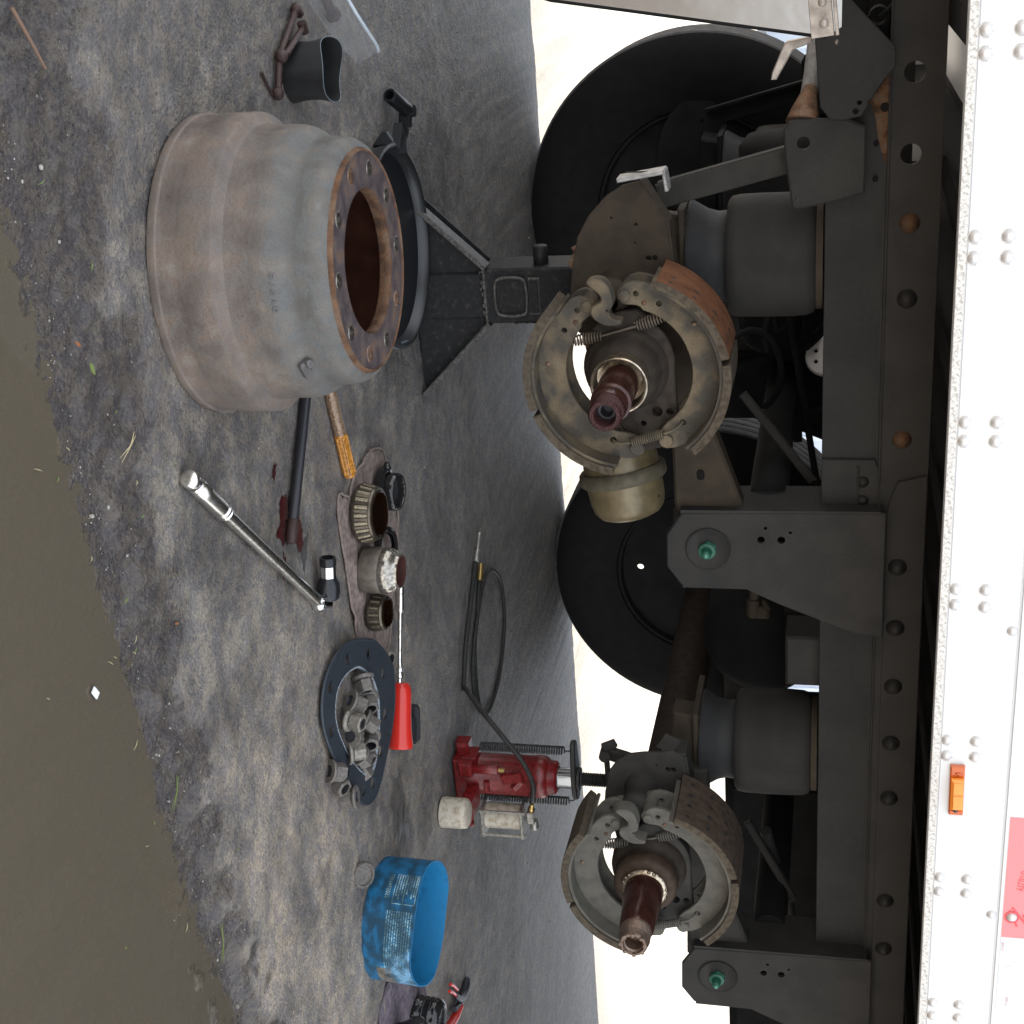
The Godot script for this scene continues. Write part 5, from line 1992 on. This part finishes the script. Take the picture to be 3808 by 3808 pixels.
func build_bearings() -> void:
	rag_sheet(poly([1.005, -2.62, 1.03, -2.645, 1.10, -2.66, 1.24, -2.66, 1.40, -2.55, 1.425, -2.49, 1.40, -2.43, 1.36, -2.375, 1.30, -2.345, 1.18, -2.340, 1.08, -2.335, 1.02, -2.338, 1.0, -2.36, 1.022, -2.40, .995, -2.46, .985, -2.55]), .001, "shop_rag", "brown grey shop rag spread under the oily bearings", M.rag, 3)
	bearing(W(1.078, .011, -2.442), .0618, .0545, .0430, .041, 21, "larger roller bearing on the rag, next to the orange screwdriver handle")
	bearing(W(1.300, .010, -2.432), .0395, .0368, .0285, .036, 15, "smaller roller bearing at the end of the rag by the steel cap")
	# cap between the two bearings
	var o := thing("hub_cap", "steel bearing cap with shiny shoulder standing between the two bearings", "cap", W(1.196, .010, -2.424), W(.02, 0, -.03))
	var m := Mb.new()
	m.lathe([V(.044, 0), V(.047, .001), V(.048, .004), V(.048, .040), V(.0472, .0415)], 64)
	put(o, "skirt", m, M.cap_brown)
	m = Mb.new()
	m.lathe([V(.0476, .042), V(.0482, .043), V(.0482, .052), V(.046, .060), V(.0405, .068), V(.0365, .072), V(.035, .076), V(.0345, .079), V(.0325, .0795)], 64)
	put(o, "shoulder", m, M.cap_shiny)
	m = Mb.new()
	m.lathe([V(.0325, .0795), V(.0322, .06), V(.032, .03), V(0, .03)], 48)
	put(o, "inside", m, M.deep_red)
	# oily seals
	o = thing("wheel_seal", "stacked black oily wheel seals behind the larger bearing", "seal", W(1.082, .010, -2.582))
	m = Mb.new()
	m.lathe([V(.03, 0), V(.0475, 0), V(.049, .002), V(.0485, .013), V(.044, .016), V(.036, .017)], 48)
	m.ball(W(-.042, .012, -.018), W(.013, .008, .011), 12)
	put(o, "flange", m, M.oily_black)
	m = Mb.new()
	m.xf = Transform3D(Basis(W(1, 0, 0), .08), W(.008, .016, -.004))
	m.lathe([V(.036, 0), V(.040, .001), V(.041, .004), V(.0405, .019), V(.038, .0225), V(.034, .022), V(.0325, .018), V(.032, .006), V(0, .005)], 48)
	put(o, "ring", m, M.oily_black)
	o = thing("seal_ring", "thin black oily ring leaning behind the steel cap", "ring", W(1.198, .016, -2.545), W(.18, 0, .1))
	m = Mb.new()
	m.lathe([V(.026, .0), V(.04, .0), V(.042, .003), V(.0405, .009), V(.034, .0115), V(.027, .008)], 48)
	put(o, "ring", m, M.oily_black)
	# bent black flange ring full of wheel nuts
	o = thing("flange_ring", "bent black ring plate with holes, lug nuts piled inside it", "ring plate")
	var outer := poly([1.283, -2.277, 1.307, -2.327, 1.339, -2.375, 1.394, -2.420, 1.435, -2.439, 1.468, -2.438, 1.501, -2.431, 1.530, -2.418, 1.562, -2.395, 1.588, -2.368, 1.635, -2.317, 1.654, -2.274, 1.643, -2.235, 1.604, -2.201, 1.530, -2.160, 1.449, -2.125, 1.384, -2.107, 1.340, -2.110, 1.308, -2.126, 1.288, -2.148, 1.275, -2.178, 1.270, -2.220])
	var inner := poly([1.340, -2.273, 1.357, -2.298, 1.380, -2.319, 1.398, -2.334, 1.418, -2.344, 1.442, -2.351, 1.466, -2.353, 1.514, -2.342, 1.553, -2.323, 1.584, -2.300, 1.595, -2.278, 1.588, -2.256, 1.552, -2.224, 1.516, -2.200, 1.482, -2.182, 1.452, -2.170, 1.423, -2.160, 1.398, -2.156, 1.377, -2.157, 1.352, -2.168, 1.335, -2.186, 1.329, -2.225])
	var so := smooth2(outer, 4)
	var si := smooth2(inner, 4)
	var tilt := func(p: Vector2, d: float) -> Vector3: return W(p.x, .012 + .085 * (-2.12 - p.y) + d, p.y)
	m = Mb.new()
	var holes := [V(1.303, -2.240), V(1.345, -2.335), V(1.420, -2.389), V(1.509, -2.374), V(1.574, -2.330), V(1.617, -2.275), V(1.603, -2.227), V(1.519, -2.172), V(1.402, -2.132), V(1.317, -2.155)]
	var n := so.size()
	var strip := []
	for i in n:
		# outline slots round the ring, one quad of the band each; those that meet a hole are cut
		var j := (i + 1) % n
		var ki := int(float(i) * si.size() / n)
		var kj := (int(float(i + 1) * si.size() / n)) % si.size()
		var pieces: Array = [PackedVector2Array([so[i], so[j], si[kj], si[ki]])]
		for h in holes:
			var disc := PackedVector2Array()
			for k in 14:
				disc.append(h + Vector2.from_angle(TAU * k / 14) * .0125)
			var nxt := []
			for p in pieces:
				nxt.append_array(Geometry2D.clip_polygons(p, disc))
			pieces = nxt
		strip.append_array(pieces)
	for s in [0.0, -.005]:
		for p in strip:
			var tr := Geometry2D.triangulate_polygon(p)
			var base := m.v.size()
			for q in p:
				m.p(tilt.call(q, s), W(0, 1.0 if s == 0.0 else -1.0, .085))
			for k in range(0, tr.size(), 3):
				m.t(base + tr[k], base + tr[k + 1], base + tr[k + 2])
	for h in holes:
		var base := m.v.size()
		for k in 15:
			var w := Vector2.from_angle(TAU * k / 14)
			m.p(tilt.call(h + w * .0125, 0.0), W(-w.x, 0, -w.y))
			m.p(tilt.call(h + w * .0125, -.005), W(-w.x, 0, -w.y))
		for k in 14:
			m.q(base + k * 2, base + k * 2 + 1, base + k * 2 + 3, base + k * 2 + 2)
	put(o, "plate", m, M.flange_black)
	m = Mb.new()
	var path := []
	for p in so:
		path.append(tilt.call(p, -.0025))
	m.tube(path, .0036, 8, true)
	put(o, "outer_edge", m, M.flange_black)
	m = Mb.new()
	path = []
	for p in si:
		path.append(tilt.call(p, -.003))
	m.tube(path, .0034, 8, true)
	put(o, "inner_edge", m, M.flange_edge)
	# lug nuts
	var where := ["at the left end of the pile inside the black ring", "with an amber glint in its mouth inside the black ring", "half hidden at the back of the pile by the red driver", "mouth up at the front middle of the pile, dark thread showing", "in the pile directly behind the pale mouth-up nut", "on its side right of the pale mouth-up nut", "leaning on the rear inner edge of the black ring", "with pale flange turned up at the front right of the pile", "on its side in front of the pile's right end", "lying deep in the right end of the pile", "last in the narrow right end of the black ring", "peeping out under the front edge of the black ring", "dark and mouth up just outside the ring's narrow end", "pale, behind the black ring by the driver's tip", "under the ring's edge beside the dark outer nut"]
	var spots := [[1.391, .028, -2.293, 1.2, .9], [1.397, .032, -2.228, .9, 2.2], [1.455, .020, -2.325, 1.1, .4], [1.422, .036, -2.200, .25, .3], [1.478, .030, -2.285, .8, 1.8], [1.464, .022, -2.212, 1.5, 2.6], [1.522, .026, -2.288, 1.2, .2], [1.490, .030, -2.196, .6, 2.9], [1.530, .024, -2.235, 1.35, 2.1], [1.556, .016, -2.278, .5, .9], [1.578, .012, -2.258, 1.0, 1.5], [1.488, .014, -2.122, .9, 2.5], [1.574, .016, -2.160, 3.0, .4], [1.430, .012, -2.470, .3, 0.0], [1.532, .008, -2.140, .5, .4]]
	var fill := [[1.44, .012, -2.25, .3, 1.0], [1.50, .010, -2.24, .4, 2.0]]
	var proto: Node3D = null
	for i in spots.size() + fill.size():
		var s: Array = spots[i] if i < spots.size() else fill[i - spots.size()]
		var nut: Node3D
		if proto == null:
			proto = lug_nut()
			nut = proto
		else:
			nut = proto.duplicate()
			nut.name = numbered("lug_nut")
			add_child(nut, true)
		nut.position = W(s[0], s[1], s[2])
		nut.basis = Basis(Vector3.UP, s[4]) * Basis(W(1, 0, 0), s[3])
		tag(nut, "lug nut " + where[i] if i < spots.size() else "lug nut buried at the bottom of the pile, %s" % ["left part", "right part"][i - spots.size()], "lug nut", "loose lug nuts in and round the black ring")
		if i in [3, 7, 13]:
			for ch in nut.get_children():
				if ch.name != "thread":
					(ch as MeshInstance3D).material_override = M.nut_pale
	o = thing("washer", "flat steel washer on the ground left of the blue ring", "washer", W(1.789, .012, -2.19), W(.5, 0, .2))
	m = Mb.new()
	m.lathe([V(0, -.010), V(.024, -.010), V(.028, -.007), V(.028, .0), V(.026, .0025), V(.022, .0025), V(.020, -.002), V(0, -.003)], 32)
	put(o, "disc", m, M.nut_grey)


func lug_nut() -> Node3D:
	var o := thing("lug_nut", "", "lug nut")
	var m := Mb.new()
	m.lathe([V(.0115, -.017), V(.0225, -.017), V(.0238, -.0155), V(.0236, -.0125), V(.0205, -.0095), V(.0165, -.0085)], 32)
	put(o, "flange", m, M.nut_grey)
	m = Mb.new()
	m.xf = Transform3D(Basis(W(1, 0, 0), -PI / 2), W(0, .0045, 0))
	m.plate(ngon(.0188), .026, .002, [Vector3(0, 0, .0112)])
	put(o, "hex", m, M.nut_grey)
	m = Mb.new()
	var pr := []
	for i in 16:
		pr.append(V(.0112 if i % 2 else .0103, .0165 - i * .0022))
	m.lathe(pr, 24)
	m.lathe([V(0, -.012), V(.0112, -.012)], 16)
	put(o, "thread", m, M.screw_dark)
	return o


# ---------------------------------------------------------------- the rest of the clutter
func blot_on_ground(called: String, label: String, category: String, cx: float, cz: float, r: Vector2, turn: float, y: float, mat: Material, sd: int, rough := .5) -> void:
	var f := FastNoiseLite.new()
	f.seed = sd
	f.frequency = .8
	f.fractal_octaves = 3
	var m := Mb.new()
	var seg := 72
	var rings := 7
	for k in rings + 1:
		for i in seg + 1:
			var a := TAU * i / seg
			var g := 1.0 + rough * f.get_noise_2d(cos(a) * 1.2 + cx, sin(a) * 1.2 + cz) * 1.6
			g *= float(k) / rings
			var p := Vector2(cos(a) * r.x * g, sin(a) * r.y * g).rotated(turn) + Vector2(cx, cz)
			m.p(W(p.x, .0022 * bump.get_noise_2d(p.x, p.y) + .006 * wave.get_noise_2d(p.x, p.y) + y - .0012 * pow(float(k) / rings, 3.0), p.y), Vector3.UP)
	for k in rings:
		for i in seg:
			m.q(k * (seg + 1) + i, k * (seg + 1) + i + 1, (k + 1) * (seg + 1) + i + 1, (k + 1) * (seg + 1) + i)
	tag(put(self, called, m, mat), label, category)


func build_small_things() -> void:
	# black cut-off bottle with a wavy rim
	var o := thing("cut_bottle", "black plastic bottle bottom cut off with a wavy rim", "bottle", W(.211, .001, -2.413))
	var m := Mb.new()
	var seg := 72
	var rows := 9
	var base := 0
	for side in 2:
		base = m.v.size()
		for k in rows:
			for i in seg + 1:
				var a := TAU * i / seg
				var top := .074 + .0045 * sin(a * 3.0 + 2.2) + .003 * sin(a * 2.0)
				var f := float(k) / (rows - 1)
				var r := (.0535 - .006 * sin(f * PI * .95) + .0035 * f + .001 * sin(a * 2.0)) - side * .0016
				var d := W(cos(a), 0, sin(a) * 1.0)
				m.p(d * r + W(0, top * f, 0), d * (1.0 if side == 0 else -1.0))
		for k in rows - 1:
			for i in seg:
				m.q(base + k * (seg + 1) + i, base + k * (seg + 1) + i + 1, base + (k + 1) * (seg + 1) + i + 1, base + (k + 1) * (seg + 1) + i)
	m.lathe([V(0, .001), V(.052, .001)], 48)
	put(o, "wall", m, M.black_matte)
	m = Mb.new()
	var rim := []
	for i in seg:
		var a := TAU * i / seg
		var top := .074 + .0045 * sin(a * 3.0 + 2.2) + .003 * sin(a * 2.0)
		var r := .0535 - .006 * sin(PI * .95) + .0035 + .001 * sin(a * 2.0) - .0008
		rim.append(W(cos(a) * r, top, sin(a) * r))
	m.tube(rim, .0009, 6, true)
	put(o, "rim", m, M.plastic_edge)
	# oily cotter pins by the bottle
	o = thing("oily_pin", "two crossed oily rusty rods in front of the cut bottle", "rod")
	m = Mb.new()
	m.tube(smooth3([W(.112, .012, -2.435), W(.145, .010, -2.39), W(.175, .010, -2.345), W(.205, .010, -2.325), W(.232, .010, -2.312)], 4), [.006, .0064, .0055, .0062, .006, .0066, .0058, .006, .0056, .0062, .006, .0066, .006, .0058, .0062, .006, .006], 12)
	m.ball(W(.109, .012, -2.44), W(.012, .011, .011), 12)
	m.ball(W(.115, .012, -2.452), W(.010, .009, .009), 10)
	m.ball(W(.236, .010, -2.308), W(.012, .010, .012), 12)
	put(o, "rod", m, M.oily_rust)
	m = Mb.new()
	m.tube([W(.176, .020, -2.345), W(.155, .024, -2.39), W(.140, .022, -2.435)], .006, 12)
	m.cyl(W(.131, .022, -2.433), W(.149, .022, -2.441), .009, 12)
	m.ball(W(.178, .014, -2.338), W(.013, .012, .013), 12)
	put(o, "rod", m, M.oily_rust)
	m = Mb.new()
	m.tube([W(.196, .005, -2.262), W(.214, .005, -2.275), W(.236, .004, -2.298)], .0028, 8)
	tag(put(self, "rusty_nail", m, M.oily_rust), "thin rusty nail near the crossed oily rods", "nail")
	# clear plastic tray edge with a bright rim, rusty bolt in it
	o = thing("clear_tray", "clear plastic tray with a bright rim at the far left", "tray")
	m = Mb.new()
	var t0 := [W(.02, 0, -2.47), W(.08, 0, -2.55), W(.13, 0, -2.62), W(.17, 0, -2.69), W(.198, 0, -2.75), W(.215, 0, -2.79)]
	var sm := smooth3(t0, 6)
	for i in sm.size():
		var h := .062 * (1.0 - .35 * pow(float(i) / (sm.size() - 1), 3.0))
		m.p(sm[i] + W(.02, .002, .02), W(-.8, 0, -.5))
		m.p(sm[i] + W(0, h, 0), W(-.8, 0, -.5))
	for i in sm.size() - 1:
		m.q(i * 2, i * 2 + 1, i * 2 + 3, i * 2 + 2)
	put(o, "wall", m, M.clear)
	m = Mb.new()
	var lip := []
	for i in sm.size():
		lip.append(sm[i] + W(0, .062 * (1.0 - .35 * pow(float(i) / (sm.size() - 1), 3.0)), 0))
	m.tube(lip, .0032, 8)
	put(o, "rim", m, M.clear_rim)
	m = Mb.new()
	m.cyl(W(.098, .012, -2.60), W(.128, .012, -2.625), .010, 12, .002)
	m.cyl(W(.128, .012, -2.625), W(.135, .012, -2.632), .016, 6)
	tag(put(self, "rusty_bolt", m, M.oily_rust), "short rusty bolt lying against the clear plastic tray", "bolt")
	# black can and its rag at the right edge
	rag_sheet(poly([2.13, -2.30, 2.18, -2.36, 2.26, -2.40, 2.36, -2.48, 2.52, -2.44, 2.50, -2.30, 2.34, -2.20, 2.20, -2.155, 2.145, -2.20]), .001, "purple_rag", "purple grey rag beside the blue ring under the black filter", M.rag_purple, 8)
	o = thing("oil_filter", "shiny black oil filter can with a rounded shoulder", "oil filter", W(2.345, .008, -2.385), W(.05, .4, 0))
	m = Mb.new()
	m.lathe([V(0, 0), V(.044, 0), V(.047, .002), V(.047, .014), V(.0455, .016), V(.0455, .036), V(.0475, .038), V(.0475, .041), V(.0455, .043), V(.0455, .052), V(.043, .060), V(.036, .065), V(.030, .066), V(.028, .062), V(0, .061)], 56)
	put(o, "can", m, M.oily_black)
	m = Mb.new()
	m.lathe([V(.0458, .022), V(.0463, .023), V(.0463, .025), V(.0458, .026)], 56)
	put(o, "band", m, M.screw_dark)
	o = thing("crumpled_sleeve", "black crumpled plastic sleeve in front of the oil filter", "sleeve", W(2.285, .008, -2.262), W(0, .6, 0))
	m = Mb.new()
	m.xf = Transform3D(Basis(W(0, 0, 1), .5), Vector3.ZERO)
	m.lathe([V(.0, 0), V(.024, .002), V(.026, .02), V(.034, .05), V(.037, .062), V(.035, .064), V(.03, .05), V(.0, .02)], 32)
	put(o, "cone", m, M.oily_black)
	# oil on the ground
	blot_on_ground("oil_puddle", "dark red oil spill round the tip of the pry bar", "oil spill", .952, -2.112, V(.050, .046), .75, .0024, M.oil_red, 3, .5)
	blot_on_ground("oil_puddle", "rounded dark red oil spill beyond the pry bar tip", "oil spill", .990, -2.150, V(.030, .017), .2, .0028, M.oil_red, 31, .45)
	blot_on_ground("oil_drip", "small dark red oil drip left of the pry bar tip", "oil spill", .842, -2.085, V(.016, .008), .8, .0024, M.oil_red, 6, .8)
	blot_on_ground("oil_drip", "thin dark oil dribble below the breaker bar shaft", "oil spill", 1.018, -2.065, V(.022, .006), .3, .0024, M.oil_red, 9, .9)
	blot_on_ground("wet_patch", "damp dark patch beside the black impact socket", "damp patch", 1.035, -2.16, V(.034, .012), .7, .0022, M.wet_dark, 12, .5)
	blot_on_ground("wet_patch", "damp dark patch between the blue ring and the silver jack cup", "damp patch", 1.87, -2.47, V(.05, .03), .2, .0022, M.wet_dark, 15, .6)
	# litter along the puddle
	m = Mb.new()
	m.box(W(.016, .002, .011), W(.910, LEVEL + .004, -1.445), .0006, Basis(W(0, 1, 0), .5))
	tag(put(self, "paper_scrap", m, M.paper), "white paper scrap floating in the brown puddle", "paper scrap")
	m = Mb.new()
	m.tube(smooth3([W(.045, .006, -1.545), W(.085, .010, -1.565), W(.118, .007, -1.59)], 4), [.0028, .0028, .0026, .0026, .0024, .0024, .0022, .002, .0018], 6)
	tag(put(self, "dry_twig", m, M.twig), "thin brown twig in the mud at the far left corner", "twig")
	for l in [[.452, -1.545, .007, .9, "leaf_orange", "orange leaf scrap in the mud below the brake drum"], [.492, -1.567, .010, .3, "leaf_green", "yellow green grass blade in the mud by the puddle"], [.915, -1.655, .006, 1.2, "leaf_orange", "tiny orange leaf crumb on the mud by the breaker bar"], [.815, -1.535, .006, 2.0, "leaf_green", "small green leaf at the puddle edge"]]:
		m = Mb.new()
		var q := smooth2(poly([-1, 0, -.4, .32, .3, .28, 1, 0, .3, -.3, -.4, -.26]), 3)
		for i in q.size():
			q[i] *= float(l[2])
		m.xf = Transform3D(Basis(W(0, 1, 0), l[3]) * Basis(W(1, 0, 0), -PI / 2 + .2), W(l[0], .002, l[1]))
		m.plate(q, .001)
		tag(put(self, "fallen_leaf", m, M[l[4]]), l[5], "leaf")
	for l in [[.617, -1.614, .035, 1.3, "straw", "pair of dry straw stalks on the mud beside the drum"], [1.142, -1.554, .03, .9, "leaf_green", "fresh green grass stalks sticking out of the puddle edge"], [1.46, -1.60, .035, .5, "leaf_green", "long green grass blade lying over the wet edge at right"]]:
		m = Mb.new()
		for s in [-.12, .12]:
			var d := W(cos(l[3] + s), .06, sin(l[3] + s)) * float(l[2])
			m.tube([W(l[0], .004, l[1]) - d * .8, W(l[0], .008, l[1]), W(l[0], .006, l[1]) + d], [.0005, .0010, .0003], 5)
		tag(put(self, "grass_stalk", m, M[l[4]]), l[5], "grass stalk")
